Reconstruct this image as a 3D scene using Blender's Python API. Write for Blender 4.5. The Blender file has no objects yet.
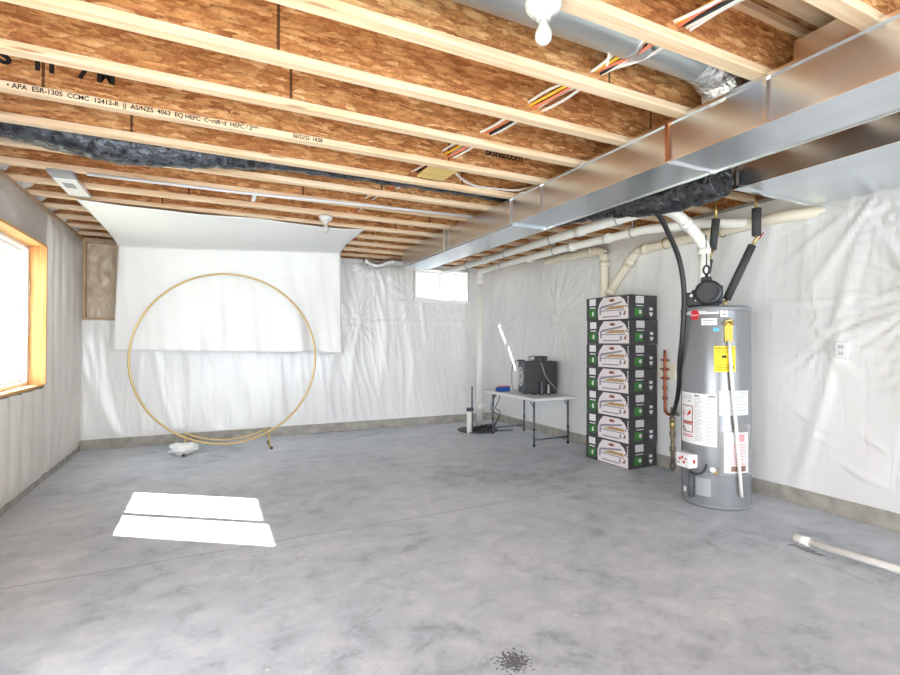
import bpy, bmesh, math, random
from mathutils import Vector, Matrix, noise
random.seed(7)
S = bpy.context.scene
C = S.collection
PI = math.pi
XL, XR, YB, ZJ, YF = -1.363, 4.14, 6.97, 2.456, -4.6
ZD = 2.758            # underside of the subfloor

# ------------------------------------------------------------------ materials
def lin(c):
    c = c/255
    return c/12.92 if c <= .04045 else ((c+.055)/1.055)**2.4
def rgb(r, g, b): return (lin(r), lin(g), lin(b), 1)

def mat(name, col, rough=.5, metal=0, spec=.5):
    m = bpy.data.materials.new(name); m.use_nodes = True
    b = m.node_tree.nodes['Principled BSDF']
    b.inputs['Base Color'].default_value = col
    b.inputs['Roughness'].default_value = rough
    b.inputs['Metallic'].default_value = metal
    b.inputs['Specular IOR Level'].default_value = spec
    return m
def N(m, t, **kw):
    n = m.node_tree.nodes.new(t)
    for k, v in kw.items():
        if hasattr(n, k): setattr(n, k, v)
        else: n.inputs[k].default_value = v
    return n
def LK(m, a, b): m.node_tree.links.new(a, b)
def bsdf(m): return m.node_tree.nodes['Principled BSDF']
def ramp(m, stops):
    r = m.node_tree.nodes.new('ShaderNodeValToRGB')
    e = r.color_ramp.elements
    while len(e) < len(stops): e.new(.5)
    for el, (p, c) in zip(e, stops): el.position = p; el.color = c
    return r
def math_(m, op, a, b=None, c=None):
    n = m.node_tree.nodes.new('ShaderNodeMath'); n.operation = op
    for i, v in enumerate((a, b, c)):
        if v is None: continue
        if isinstance(v, (int, float)): n.inputs[i].default_value = v
        else: LK(m, v, n.inputs[i])
    return n.outputs[0]
def mixc(m, f, a, b, mode='MIX'):
    n = m.node_tree.nodes.new('ShaderNodeMix'); n.data_type = 'RGBA'; n.blend_type = mode
    for i, v in ((0, f), (6, a), (7, b)):
        if isinstance(v, (int, float)): n.inputs[i].default_value = v
        elif isinstance(v, tuple): n.inputs[i].default_value = v
        else: LK(m, v, n.inputs[i])
    return n.outputs[2]
def bump(m, h, strength, dist=.01):
    n = m.node_tree.nodes.new('ShaderNodeBump')
    n.inputs['Strength'].default_value = strength; n.inputs['Distance'].default_value = dist
    LK(m, h, n.inputs['Height']); LK(m, n.outputs[0], bsdf(m).inputs['Normal'])

def osb_material(name, plane='XZ', seams=True, bright=1.10):
    m = mat(name, (.5,.3,.1,1), .75)
    tc = N(m, 'ShaderNodeTexCoord'); oi = N(m, 'ShaderNodeObjectInfo')
    off = N(m, 'ShaderNodeVectorMath'); off.operation = 'MULTIPLY_ADD'
    cmb = N(m, 'ShaderNodeCombineXYZ')
    r37 = math_(m, 'MULTIPLY', oi.outputs['Random'], 37.0)
    for i in range(3): LK(m, r37, cmb.inputs[i])
    off.inputs[1].default_value = (1, 1, 1)
    LK(m, tc.outputs['Object'], off.inputs[0]); LK(m, cmb.outputs[0], off.inputs[2])
    layers = []
    angs = (.3, -.7, 1.35, 2.2, -.15)
    for i, a in enumerate(angs):
        mp = N(m, 'ShaderNodeMapping')
        mp.inputs['Rotation'].default_value = (0, a, 0) if plane == 'XZ' else (0, 0, a)
        mp.inputs['Scale'].default_value = (11, 18, 44) if plane == 'XZ' else (11, 44, 18)
        LK(m, off.outputs[0], mp.inputs['Vector'])
        nz = N(m, 'ShaderNodeTexNoise', Scale=.55, Detail=2.0)
        LK(m, mp.outputs[0], nz.inputs['Vector'])
        mixv = N(m, 'ShaderNodeVectorMath'); mixv.operation = 'MULTIPLY_ADD'
        mixv.inputs[1].default_value = (1.9, 1.9, 1.9)
        LK(m, nz.outputs['Color'], mixv.inputs[0]); LK(m, mp.outputs[0], mixv.inputs[2])
        v = N(m, 'ShaderNodeTexVoronoi', Scale=1.0); LK(m, mixv.outputs[0], v.inputs['Vector'])
        sp = N(m, 'ShaderNodeSeparateColor'); LK(m, v.outputs['Color'], sp.inputs[0])
        layers.append((sp.outputs[0], sp.outputs[1], v.outputs['Distance']))
    val = layers[0][0]; dist = layers[0][2]
    for r, g, d in layers[1:]:
        f = math_(m, 'GREATER_THAN', g, .58)
        mx = N(m, 'ShaderNodeMix'); LK(m, f, mx.inputs[0]); LK(m, val, mx.inputs[2]); LK(m, r, mx.inputs[3]); val = mx.outputs[0]
        mx = N(m, 'ShaderNodeMix'); LK(m, f, mx.inputs[0]); LK(m, dist, mx.inputs[2]); LK(m, d, mx.inputs[3]); dist = mx.outputs[0]
    big = N(m, 'ShaderNodeTexNoise', Scale=3.0, Detail=4.0); LK(m, off.outputs[0], big.inputs['Vector'])
    fine = N(m, 'ShaderNodeTexNoise', Scale=70.0, Detail=4.0); LK(m, off.outputs[0], fine.inputs['Vector'])
    vv = math_(m, 'ADD', math_(m, 'ADD', math_(m, 'MULTIPLY', val, .55), math_(m, 'MULTIPLY', big.outputs['Fac'], .35)), math_(m, 'SUBTRACT', math_(m, 'MULTIPLY', fine.outputs['Fac'], .5), .14))
    b = bright
    rp = ramp(m, [(.0, rgb(110*b,64*b,34*b)), (.25, rgb(160*b,102*b,58*b)), (.5, rgb(194*b,138*b,86*b)), (.72, rgb(214*b,164*b,110*b)), (1, rgb(236*b,204*b,156*b))])
    LK(m, vv, rp.inputs[0])
    edge = ramp(m, [(.3, (1,1,1,1)), (.95, (.50,.36,.25,1))]); LK(m, dist, edge.inputs[0])
    col = mixc(m, .8, rp.outputs[0], edge.outputs[0], 'MULTIPLY')
    if seams:   # butt joints of the web panels
        sx = N(m, 'ShaderNodeSeparateXYZ'); LK(m, off.outputs[0], sx.inputs[0])
        fr = math_(m, 'FRACT', math_(m, 'MULTIPLY', sx.outputs[0], .45))
        ln = math_(m, 'LESS_THAN', fr, .006)
        col = mixc(m, math_(m, 'MULTIPLY', ln, .85), col, rgb(60,30,14))
    LK(m, col, bsdf(m).inputs['Base Color'])
    bump(m, vv, .5, .004)
    return m

def lumber_material(name, base, dark, axis='X', knots=True):
    m = mat(name, base, .65)
    tc = N(m, 'ShaderNodeTexCoord'); oi = N(m, 'ShaderNodeObjectInfo')
    cmb = N(m, 'ShaderNodeCombineXYZ'); r = math_(m, 'MULTIPLY', oi.outputs['Random'], 23.0)
    for i in range(3): LK(m, r, cmb.inputs[i])
    ad = N(m, 'ShaderNodeVectorMath'); ad.operation = 'ADD'; LK(m, tc.outputs['Object'], ad.inputs[0]); LK(m, cmb.outputs[0], ad.inputs[1])
    mp = N(m, 'ShaderNodeMapping'); sc = {'X': (1.2, 30, 30), 'Y': (30, 1.2, 30), 'Z': (30, 30, 1.2)}[axis]
    mp.inputs['Scale'].default_value = sc; LK(m, ad.outputs[0], mp.inputs['Vector'])
    nz = N(m, 'ShaderNodeTexNoise', Scale=1.5, Detail=6.0, Distortion=.6); LK(m, mp.outputs[0], nz.inputs['Vector'])
    rp = ramp(m, [(.3, dark), (.62, base)]); LK(m, nz.outputs['Fac'], rp.inputs[0])
    col = rp.outputs[0]
    if knots:
        mk = N(m, 'ShaderNodeMapping'); mk.inputs['Scale'].default_value = {'X': (1.7, 14, 14), 'Y': (14, 1.7, 14), 'Z': (14, 14, 3)}[axis]
        LK(m, ad.outputs[0], mk.inputs['Vector'])
        v = N(m, 'ShaderNodeTexVoronoi', Scale=1.0); LK(m, mk.outputs[0], v.inputs['Vector'])
        kr = ramp(m, [(.05, (1,1,1,1)), (.13, (0,0,0,1))]); LK(m, v.outputs['Distance'], kr.inputs[0])
        col = mixc(m, math_(m, 'MULTIPLY', kr.outputs[0], .7), col, rgb(150,84,34))
    LK(m, col, bsdf(m).inputs['Base Color'])
    bump(m, nz.outputs['Fac'], .15, .003)
    return m

def plastic_material(name, col, col2, rough=.3, stretch=(9, 9, 1.6), bstr=.35, spec=.5):
    m = mat(name, col, rough, 0, spec)
    tc = N(m, 'ShaderNodeTexCoord')
    mp = N(m, 'ShaderNodeMapping'); mp.inputs['Scale'].default_value = stretch
    LK(m, tc.outputs['Object'], mp.inputs['Vector'])
    nz = N(m, 'ShaderNodeTexNoise', Scale=1.0, Detail=5.0, Distortion=1.2); LK(m, mp.outputs[0], nz.inputs['Vector'])
    n2 = N(m, 'ShaderNodeTexNoise', Scale=.9, Detail=3.0); LK(m, tc.outputs['Object'], n2.inputs['Vector'])
    rp = ramp(m, [(.35, col2), (.65, col)]); LK(m, n2.outputs['Fac'], rp.inputs[0])
    LK(m, rp.outputs[0], bsdf(m).inputs['Base Color'])
    bump(m, nz.outputs['Fac'], bstr, .02)
    return m

def noisy(name, c1, c2, scale=8, rough=.5, metal=0, bstr=0, bscale=None, stretch=(1,1,1), spec=.5):
    m = mat(name, c1, rough, metal, spec)
    tc = N(m, 'ShaderNodeTexCoord'); mp = N(m, 'ShaderNodeMapping'); mp.inputs['Scale'].default_value = stretch
    LK(m, tc.outputs['Object'], mp.inputs['Vector'])
    nz = N(m, 'ShaderNodeTexNoise', Scale=scale, Detail=5.0); LK(m, mp.outputs[0], nz.inputs['Vector'])
    rp = ramp(m, [(.35, c1), (.65, c2)]); LK(m, nz.outputs['Fac'], rp.inputs[0])
    LK(m, rp.outputs[0], bsdf(m).inputs['Base Color'])
    if bstr: bump(m, nz.outputs['Fac'], bstr, .02 if bstr >= 1 else .01)
    return m

M = {}
M['osb'] = osb_material('osb_web')
M['deck'] = osb_material('osb_deck', 'XY', False, .9)
M['rim'] = osb_material('osb_rim', 'XZ', False)
M['flange'] = lumber_material('spruce_flange', rgb(244,222,190), rgb(228,188,142))
M['jamb_y'] = lumber_material('pine_jamb', rgb(226,178,118), rgb(208,146,84), 'Y')
M['jamb_z'] = lumber_material('pine_jamb_upright', rgb(224,172,110), rgb(202,138,76), 'Z')
M['stud'] = lumber_material('stud_lumber', rgb(200,174,144), rgb(172,142,112), 'Z')
M['plastic'] = plastic_material('white_plastic_sheet', rgb(240,240,239), rgb(230,230,230), .22)
M['plastic_left'] = plastic_material('quilted_plastic', rgb(234,229,222), rgb(220,213,205), .4, (3, 3, 3), .25)
M['plastic_foil'] = plastic_material('grey_plastic_sheet', rgb(206,201,196), rgb(190,184,179), .28, (3, 3, 6), .25)
M['niche'] = plastic_material('brown_insulation_plastic', rgb(228,214,192), rgb(206,188,162), .3, (8, 8, 4), .4)
M['wool'] = noisy('white_batt', rgb(232,230,226), rgb(206,202,196), 18, .7, 0, .5)
M['drape'] = noisy('white_fabric', rgb(243,243,242), rgb(240,240,239), 6, .9, 0, 0)
M['curb'] = noisy('footing_concrete', rgb(176,172,164), rgb(150,146,138), 9, .85, 0, .3)
M['galv'] = noisy('galvanised_steel', (.74,.79,.84,1), (.66,.71,.76,1), 3, .27, 1, .04, stretch=(1,.4,3))
M['galv_round'] = noisy('round_galvanised_steel', (.70,.74,.78,1), (.60,.64,.69,1), 3, .42, 1, .03, stretch=(.5,3,3))
M['galv_edge'] = mat('bright_steel_seam', (.82,.83,.84,1), .22, 1)
M['copper_tape'] = mat('copper_tape', rgb(206,150,112), .3, 1)
M['foil'] = noisy('crumpled_foil', (.86,.86,.86,1), (.66,.66,.66,1), 30, .34, 1, 1.0)
M['blackflex'] = noisy('black_foil_sleeve', rgb(42,43,46), rgb(74,76,80), 26, .22, .45, 1.0, stretch=(1,1,1), spec=.9)
M['greyflex'] = noisy('dark_grey_foil_sleeve', rgb(38,41,46), rgb(92,98,106), 22, .2, .55, 1.0, spec=.8)
M['pvc'] = mat('white_pvc', rgb(242,240,234), .35)
M['pvc_cream'] = mat('cream_pvc', rgb(236,228,208), .4)
M['white'] = mat('white_vinyl', rgb(244,244,244), .35)
M['porcelain'] = mat('porcelain', rgb(214,214,212), .18)
M['bulb'] = mat('frosted_bulb', rgb(206,206,204), .25)
M['black'] = mat('black_plastic', rgb(34,35,37), .45)
M['black_m'] = mat('matte_black', rgb(52,53,56), .6)
M['rubber'] = mat('black_foam_rubber', rgb(66,67,69), .75)
M['dark'] = mat('dark_grey', rgb(82,86,92), .5)
M['leg'] = mat('grey_steel_leg', rgb(96,102,112), .4, .3)
M['tank'] = mat('grey_painted_steel', rgb(140,143,147), .26, .35)
M['tanktop'] = mat('grey_tank_top', rgb(138,141,145), .4, .2)
M['panel'] = mat('light_grey_panel', rgb(168,172,176), .35, .2)
M['paper'] = mat('white_paper', rgb(240,240,240), .6)
M['paper2'] = mat('grey_white_label', rgb(222,224,226), .4)
M['ink'] = mat('black_ink', rgb(36,34,34), .7)
M['greyink'] = mat('grey_ink', rgb(150,152,156), .7)
M['red'] = mat('red_print', rgb(206,40,52), .45)
M['orange'] = mat('orange_print', rgb(226,120,60), .5)
M['pink'] = mat('pink_paper', rgb(238,160,174), .6)
M['yellow'] = mat('yellow_label', rgb(250,222,20), .5)
M['yellowtag'] = mat('dull_yellow_tag', rgb(218,190,60), .5)
M['sky'] = mat('light_blue_print', rgb(90,180,214), .5)
M['blue'] = mat('blue_plastic', rgb(28,82,166), .45)
M['pinkp'] = mat('pink_plastic', rgb(214,120,140), .5)
M['gold'] = mat('gold_tube', rgb(198,172,120), .38, .6)
M['bag'] = noisy('white_bag_cloth', rgb(240,240,238), rgb(226,226,224), 14, .8, 0, .4)
M['copper'] = noisy('copper_pipe', rgb(176,96,70), rgb(134,74,56), 20, .35, .6)
M['iron'] = noisy('grey_gas_pipe', rgb(120,118,110), rgb(160,140,110), 14, .45, .5)
M['brass'] = mat('brass', rgb(196,170,110), .35, .8)
M['sub'] = mat('charcoal_cabinet', rgb(44,45,48), .55)
M['silver'] = mat('silver_plastic', rgb(176,178,182), .35, .3)
M['cone'] = mat('speaker_cone', rgb(128,122,124), .5)
M['tabletop'] = mat('white_plastic_tabletop', rgb(240,240,242), .4)
M['card'] = noisy('dark_printed_carton', rgb(72,70,74), rgb(58,56,60), 6, .5)
M['green'] = noisy('green_print', rgb(66,150,62), rgb(40,84,44), 30, .5)
M['artwhite'] = mat('pale_carton_print', rgb(236,228,230), .5)
M['artgrey'] = mat('grey_carton_print', rgb(150,148,160), .5)
M['tan'] = noisy('tan_wood_print', rgb(206,170,120), rgb(170,130,88), 60, .55)
M['brown'] = mat('brown_print', rgb(140,92,70), .5)
M['cable_w'] = mat('white_cable', rgb(240,238,236), .5)
M['cable_y'] = mat('yellow_cable', rgb(240,196,60), .5)
M['cable_o'] = mat('orange_cable', rgb(240,140,110), .5)
M['cable_b'] = mat('black_cable', rgb(40,40,42), .5)
M['lid'] = mat('dark_sump_lid', rgb(74,76,80), .6)
M['plywood'] = lumber_material('plywood_plate', rgb(238,208,132), rgb(220,182,100), 'X', False)
M['grass'] = noisy('lawn', rgb(176,182,164), rgb(190,194,178), 4, .9)

def concrete_floor():
    m = mat('concrete_floor', rgb(176,178,182), .42)
    tc = N(m, 'ShaderNodeTexCoord'); P = tc.outputs['Object']
    def nz(scale, det=6, dist=0, st=(1,1,1), off=(0,0,0)):
        mp = N(m, 'ShaderNodeMapping'); mp.inputs['Scale'].default_value = st; mp.inputs['Location'].default_value = off
        LK(m, P, mp.inputs['Vector'])
        n = N(m, 'ShaderNodeTexNoise', Scale=scale, Detail=float(det), Distortion=float(dist)); LK(m, mp.outputs[0], n.inputs['Vector'])
        return n.outputs['Fac']
    a = nz(.9, 8, .8); b = nz(5.5, 14, .5, (1, 1.25, 1)); c = nz(34, 8)
    s = math_(m, 'ADD', math_(m, 'MULTIPLY', a, .42), math_(m, 'ADD', math_(m, 'MULTIPLY', b, .46), math_(m, 'MULTIPLY', c, .16)))
    rp = ramp(m, [(.38, rgb(158,165,175)), (.47, rgb(189,196,206)), (.56, rgb(205,210,219)), (.69, rgb(225,228,233))]); LK(m, s, rp.inputs[0])
    col = rp.outputs[0]
    # trowel scratches and dark veins
    vein = nz(3.2, 12, 2.6, (1, 1, 1), (4, 2, 0))
    vr = ramp(m, [(.485, (0,0,0,1)), (.5, (1,1,1,1)), (.515, (0,0,0,1))]); LK(m, vein, vr.inputs[0])
    pm = ramp(m, [(.5, (0,0,0,1)), (.66, (1,1,1,1))]); LK(m, nz(1.3, 3, 0, (1,1,1), (7,1,0)), pm.inputs[0])
    col = mixc(m, math_(m, 'MULTIPLY', math_(m, 'MULTIPLY', vr.outputs[0], pm.outputs[0]), .3), col, rgb(108,106,106))
    # pale flecks
    fl = N(m, 'ShaderNodeTexVoronoi', Scale=5.5); LK(m, P, fl.inputs['Vector'])
    fr = ramp(m, [(.035, (1,1,1,1)), (.06, (0,0,0,1))]); LK(m, fl.outputs['Distance'], fr.inputs[0])
    col = mixc(m, math_(m, 'MULTIPLY', fr.outputs[0], .6), col, rgb(236,236,236))
    # saw-cut joint across the room and one short of the heater
    sx = N(m, 'ShaderNodeSeparateXYZ'); LK(m, P, sx.inputs[0])
    wob = math_(m, 'MULTIPLY', nz(1.2, 2), .05)
    yj = math_(m, 'ABSOLUTE', math_(m, 'SUBTRACT', math_(m, 'ADD', sx.outputs[1], wob), math_(m, 'ADD', 3.285, math_(m, 'MULTIPLY', sx.outputs[0], .02))))
    l1 = math_(m, 'LESS_THAN', yj, .006)
    xj = math_(m, 'ABSOLUTE', math_(m, 'SUBTRACT', math_(m, 'ADD', sx.outputs[0], math_(m, 'MULTIPLY', nz(2.2, 3), .12)), 3.17))
    l2 = math_(m, 'MULTIPLY', math_(m, 'LESS_THAN', xj, .008), math_(m, 'LESS_THAN', sx.outputs[1], 3.25))
    col = mixc(m, math_(m, 'MULTIPLY', l1, .42), col, rgb(96,96,102))
    col = mixc(m, math_(m, 'MULTIPLY', l2, .2), col, rgb(96,96,102))
    # spatter stain near the camera, dark patch under the loose pipe
    def spot(x, y, r, sx_, sy_, th, detail, k, c):
        nonlocal col
        mp = N(m, 'ShaderNodeMapping'); mp.inputs['Location'].default_value = (-x, -y, 0)
        LK(m, P, mp.inputs['Vector'])
        mp2 = N(m, 'ShaderNodeMapping'); mp2.inputs['Scale'].default_value = (sx_, sy_, 1); LK(m, mp.outputs[0], mp2.inputs['Vector'])
        ln = N(m, 'ShaderNodeVectorMath'); ln.operation = 'LENGTH'; LK(m, mp2.outputs[0], ln.inputs[0])
        f = math_(m, 'SUBTRACT', nz(detail, 4), math_(m, 'MULTIPLY', ln.outputs['Value'], r))
        g = math_(m, 'GREATER_THAN', f, th)
        col = mixc(m, math_(m, 'MULTIPLY', g, k), col, c)
    spot(1.075, 1.64, 3.4, 1, 1, .32, 70, .8, rgb(60,60,64))
    spot(3.25, 1.74, 3.0, 2.8, 1.0, .22, 20, .7, rgb(78,78,80))
    LK(m, col, bsdf(m).inputs['Base Color'])
    rr = ramp(m, [(.3, (.34,.34,.34,1)), (.7, (.52,.52,.52,1))]); LK(m, b, rr.inputs[0]); LK(m, rr.outputs[0], bsdf(m).inputs['Roughness'])
    bump(m, math_(m, 'ADD', b, math_(m, 'MULTIPLY', c, .4)), .07, .004)
    return m
M['floor'] = concrete_floor()

def glass_material():
    m = bpy.data.materials.new('window_glass'); m.use_nodes = True
    nt = m.node_tree; nt.nodes.clear()
    o = nt.nodes.new('ShaderNodeOutputMaterial'); mx = nt.nodes.new('ShaderNodeMixShader')
    t = nt.nodes.new('ShaderNodeBsdfTransparent'); t.inputs[0].default_value = (.94,.97,.98,1)
    g = nt.nodes.new('ShaderNodeBsdfGlossy'); g.inputs['Roughness'].default_value = .02
    lw = nt.nodes.new('ShaderNodeLayerWeight'); lw.inputs[0].default_value = .5
    f = nt.nodes.new('ShaderNodeMapRange'); f.inputs['From Min'].default_value = .4; f.inputs['To Min'].default_value = .03; f.inputs['To Max'].default_value = .35
    nt.links.new(lw.outputs['Facing'], f.inputs['Value']); nt.links.new(f.outputs[0], mx.inputs[0]); nt.links.new(t.outputs[0], mx.inputs[1]); nt.links.new(g.outputs[0], mx.inputs[2]); nt.links.new(mx.outputs[0], o.inputs[0])
    return m
M['glass'] = glass_material()
def film_material():
    m = bpy.data.materials.new('clear_pouch_film'); m.use_nodes = True
    nt = m.node_tree; nt.nodes.clear()
    o = nt.nodes.new('ShaderNodeOutputMaterial'); mx = nt.nodes.new('ShaderNodeMixShader')
    t = nt.nodes.new('ShaderNodeBsdfTransparent'); g = nt.nodes.new('ShaderNodeBsdfGlossy'); g.inputs['Roughness'].default_value = .15
    mx.inputs[0].default_value = .16
    nt.links.new(t.outputs[0], mx.inputs[1]); nt.links.new(g.outputs[0], mx.inputs[2]); nt.links.new(mx.outputs[0], o.inputs[0])
    return m
M['film'] = film_material()

# ------------------------------------------------------------------ mesh helpers
class MB:
    """collects boxes, tubes, lathes and sheets in world coordinates and links them as ONE mesh"""
    def __init__(s): s.bm = bmesh.new()
    def box(s, x0, x1, y0, y1, z0, z1, T=None, bevel=0):
        v = [Vector((x, y, z)) for x in (x0, x1) for y in (y0, y1) for z in (z0, z1)]
        if T: v = [T @ p for p in v]
        bv = [s.bm.verts.new(p) for p in v]
        fs = [s.bm.faces.new([bv[i] for i in q]) for q in ((0,1,3,2),(4,6,7,5),(0,4,5,1),(2,3,7,6),(0,2,6,4),(1,5,7,3))]
        if bevel:
            es = list({e for f in fs for e in f.edges})
            bmesh.ops.bevel(s.bm, geom=es, offset=bevel, segments=2, profile=.5, affect='EDGES')
        return s
    def tube(s, pts, r, n=12, closed=False, caps=True):
        P = [Vector(p) for p in pts]; R = r if isinstance(r, (list, tuple)) else [r]*len(P)
        rings = []; L = len(P); ref = None
        for i, p in enumerate(P):
            a = P[i-1] if (i > 0 or closed) else P[i]; b = P[(i+1) % L] if (i < L-1 or closed) else P[i]
            t = (b-a).normalized()
            if ref is None:
                ref = t.orthogonal().normalized()
            ref = (ref - t*ref.dot(t)).normalized(); bi = t.cross(ref)
            rings.append([s.bm.verts.new(p + (ref*math.cos(2*PI*k/n) + bi*math.sin(2*PI*k/n))*R[i]) for k in range(n)])
        for i in range(L if closed else L-1):
            A, B = rings[i], rings[(i+1) % L]
            for k in range(n):
                f = s.bm.faces.new((A[k], A[(k+1) % n], B[(k+1) % n], B[k])); f.smooth = True
        if caps and not closed:
            s.bm.faces.new(rings[0][::-1]); s.bm.faces.new(rings[-1])
        return s
    def lathe(s, prof, origin=(0,0,0), n=32, axis='Z', T=None):
        o = Vector(origin); rings = []
        def pt(r, h, a):
            c, d = r*math.cos(a), r*math.sin(a)
            v = {'Z': Vector((c, d, h)), 'X': Vector((h, c, d)), 'Y': Vector((c, h, d))}[axis]
            return (T @ v) if T else o+v
        for r, h in prof:
            rings.append([s.bm.verts.new(pt(max(r, 1e-4), h, 2*PI*k/n)) for k in range(n)])
        for A, B in zip(rings, rings[1:]):
            for k in range(n):
                f = s.bm.faces.new((A[k], A[(k+1) % n], B[(k+1) % n], B[k])); f.smooth = True
        s.bm.faces.new(rings[0][::-1]); s.bm.faces.new(rings[-1])
        return s
    def grid(s, fn, nu, nv, skip=None, smooth=True):
        V = [[s.bm.verts.new(fn(i/nu, j/nv)) for j in range(nv+1)] for i in range(nu+1)]
        for i in range(nu):
            for j in range(nv):
                if skip and skip((i+.5)/nu, (j+.5)/nv): continue
                f = s.bm.faces.new((V[i][j], V[i+1][j], V[i+1][j+1], V[i][j+1])); f.smooth = smooth
        return s
    def blob(s, c, r, amp=.2, seed=0, sub=3, T=None):
        res = bmesh.ops.create_icosphere(s.bm, subdivisions=sub, radius=1)
        for v in res['verts']:
            d = 1 + amp*noise.noise(v.co*1.7+Vector((seed*3.1, seed, 0)))
            p = Vector((v.co.x*r[0]*d, v.co.y*r[1]*d, v.co.z*r[2]*d))
            v.co = Vector(c) + (T @ p if T else p)
        for v in res['verts']:
            for f in v.link_faces: f.smooth = True
        return s
    def poly(s, pts, thick):
        P = [Vector(p) for p in pts]; nrm = (P[1]-P[0]).cross(P[2]-P[0]).normalized()*thick
        a = [s.bm.verts.new(p) for p in P]; b = [s.bm.verts.new(p+nrm) for p in P]
        s.bm.faces.new(a[::-1]); s.bm.faces.new(b)
        for i in range(len(P)):
            j = (i+1) % len(P); s.bm.faces.new((a[i], a[j], b[j], b[i]))
        return s
    def build(s, name, m, parent=None, origin=None, label=None, fix=True):
        if fix: bmesh.ops.recalc_face_normals(s.bm, faces=s.bm.faces[:])
        if parent is not None and origin is None:
            origin = Vector(parent.get('_o', (0,0,0)))
        o3 = Vector(origin or (0,0,0))
        for v in s.bm.verts: v.co -= o3
        me = bpy.data.meshes.new(name); s.bm.to_mesh(me); s.bm.free()
        me.materials.append(M[m] if isinstance(m, str) else m)
        ob = bpy.data.objects.new(name, me); C.objects.link(ob)
        if parent is not None: ob.parent = parent
        else: ob.location = o3
        ob['_o'] = tuple(o3)
        if label: ob['label'] = label
        return ob
def tag(o, label, cat, group=None, kind=None):
    o['label'] = label; o['category'] = cat
    if group: o['group'] = group
    if kind: o['kind'] = kind
    return o
def thing(name, loc, label, cat, group=None):
    o = bpy.data.objects.new(name, None); C.objects.link(o); o.location = loc; o['_o'] = tuple(loc)
    o.empty_display_size = .05
    return tag(o, label, cat, group)
def structure(o, label=None):
    o['kind'] = 'structure'
    if label: o['label'] = label
    return o
def text_mesh(body, size, depth=.0, bold=0):
    cu = bpy.data.curves.new('lettering', 'FONT'); cu.body = body; cu.size = size; cu.extrude = depth; cu.offset = bold
    ob = bpy.data.objects.new('lettering', cu); C.objects.link(ob)
    dg = bpy.context.evaluated_depsgraph_get()
    me = bpy.data.meshes.new_from_object(ob.evaluated_get(dg))
    bpy.data.objects.remove(ob); bpy.data.curves.remove(cu)
    return me
def text_obj(name, body, size, fn, m, parent, squeeze=1.0, bold=0):
    """fn maps flat text coordinates (x, y) to a world point"""
    me = text_mesh(body, size, 0, bold); o3 = Vector(parent.get('_o', (0,0,0)))
    bm = bmesh.new(); bm.from_mesh(me); bpy.data.meshes.remove(me)
    for v in bm.verts: v.co = Vector(fn(v.co.x*squeeze, v.co.y)) - o3
    me = bpy.data.meshes.new(name); bm.to_mesh(me); bm.free(); me.materials.append(M[m])
    ob = bpy.data.objects.new(name, me); C.objects.link(ob); ob.parent = parent; ob['_o'] = tuple(o3)
    return ob
def smooth_path(pts, k=6):
    P = [Vector(p) for p in pts]; out = []
    for i in range(len(P)-1):
        p0 = P[max(i-1, 0)]; p1 = P[i]; p2 = P[i+1]; p3 = P[min(i+2, len(P)-1)]
        for j in range(k):
            t = j/k
            out.append(.5*((2*p1)+(p2-p0)*t+(2*p0-5*p1+4*p2-p3)*t*t+(3*p1-p0-3*p2+p3)*t**3))
    out.append(P[-1]); return out
def ridge(p): return 1-abs(noise.noise(p))*2.0

# ------------------------------------------------------------------ camera
f_px, yaw, pit, rol = 492.6, math.radians(25.889), math.radians(.5818), math.radians(.1354)
Rv = Vector((math.cos(yaw), -math.sin(yaw), 0)); Fv = Vector((math.sin(yaw)*math.cos(pit), math.cos(yaw)*math.cos(pit), math.sin(pit))); Uv = Rv.cross(Fv)
cr = Rv*math.cos(rol)+Uv*math.sin(rol); cup = -Rv*math.sin(rol)+Uv*math.cos(rol)
cam = bpy.data.cameras.new('camera'); co = bpy.data.objects.new('camera', cam); C.objects.link(co)
cam.sensor_width = 36; cam.lens = 36*f_px/900; cam.clip_start = .05
mw = Matrix((cr, cup, -Fv)).transposed().to_4x4(); mw.translation = (0, 0, 1.25)
co.matrix_world = mw; S.camera = co

# ------------------------------------------------------------------ setting
structure(MB().box(XL-.2, XR+.2, YF, YB+.2, -.12, 0).build('floor', 'floor'), 'grey polished concrete slab floor with a saw-cut joint')
structure(MB().box(XL-.2, XR+.2, YF, YB+.2, ZD, ZD+.024).build('ceiling', 'deck'), 'underside of the OSB subfloor above the joists')

# left wall with window opening (and an added unseen opening to let in light)
WY0, WY1, WZ0, WZ1 = 4.34, 5.57, .845, 2.115
PY0, PY1, PZ1 = -1.7, 1.75, 2.15
w = MB()
xo = XL-.2
w.box(xo, XL-.004, YF, PY0, 0, ZJ); w.box(xo, XL-.004, PY0, PY1, PZ1, ZJ); w.box(xo, XL-.004, PY1, WY0, 0, ZJ)
w.box(xo, XL-.004, WY0, WY1, 0, WZ0); w.box(xo, XL-.004, WY0, WY1, WZ1, ZJ); w.box(xo, XL-.004, WY1, YB+.2, 0, ZJ)
wall_left = structure(w.build('wall_left', 'curb'), 'left basement wall under quilted white plastic insulation')
def sheet_wall(name, fixed, along, a0, a1, z0, z1, disp, material, parent, holes=(), step=.03, label=None):
    mb = MB()
    nu = int((a1-a0)/step); nv = int((z1-z0)/step)
    def fn(u, v):
        a = a0+(a1-a0)*u; z = z0+(z1-z0)*v; d = disp(a, z)
        return Vector((fixed+d, a, z)) if along == 'Y' else Vector((a, fixed+d, z))
    def skip(u, v):
        a = a0+(a1-a0)*u; z = z0+(z1-z0)*v
        return any(h[0] < a < h[1] and h[2] < z < h[3] for h in holes)
    mb.grid(fn, nu, nv, skip)
    return mb.build(name, material, parent, label=label)
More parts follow.
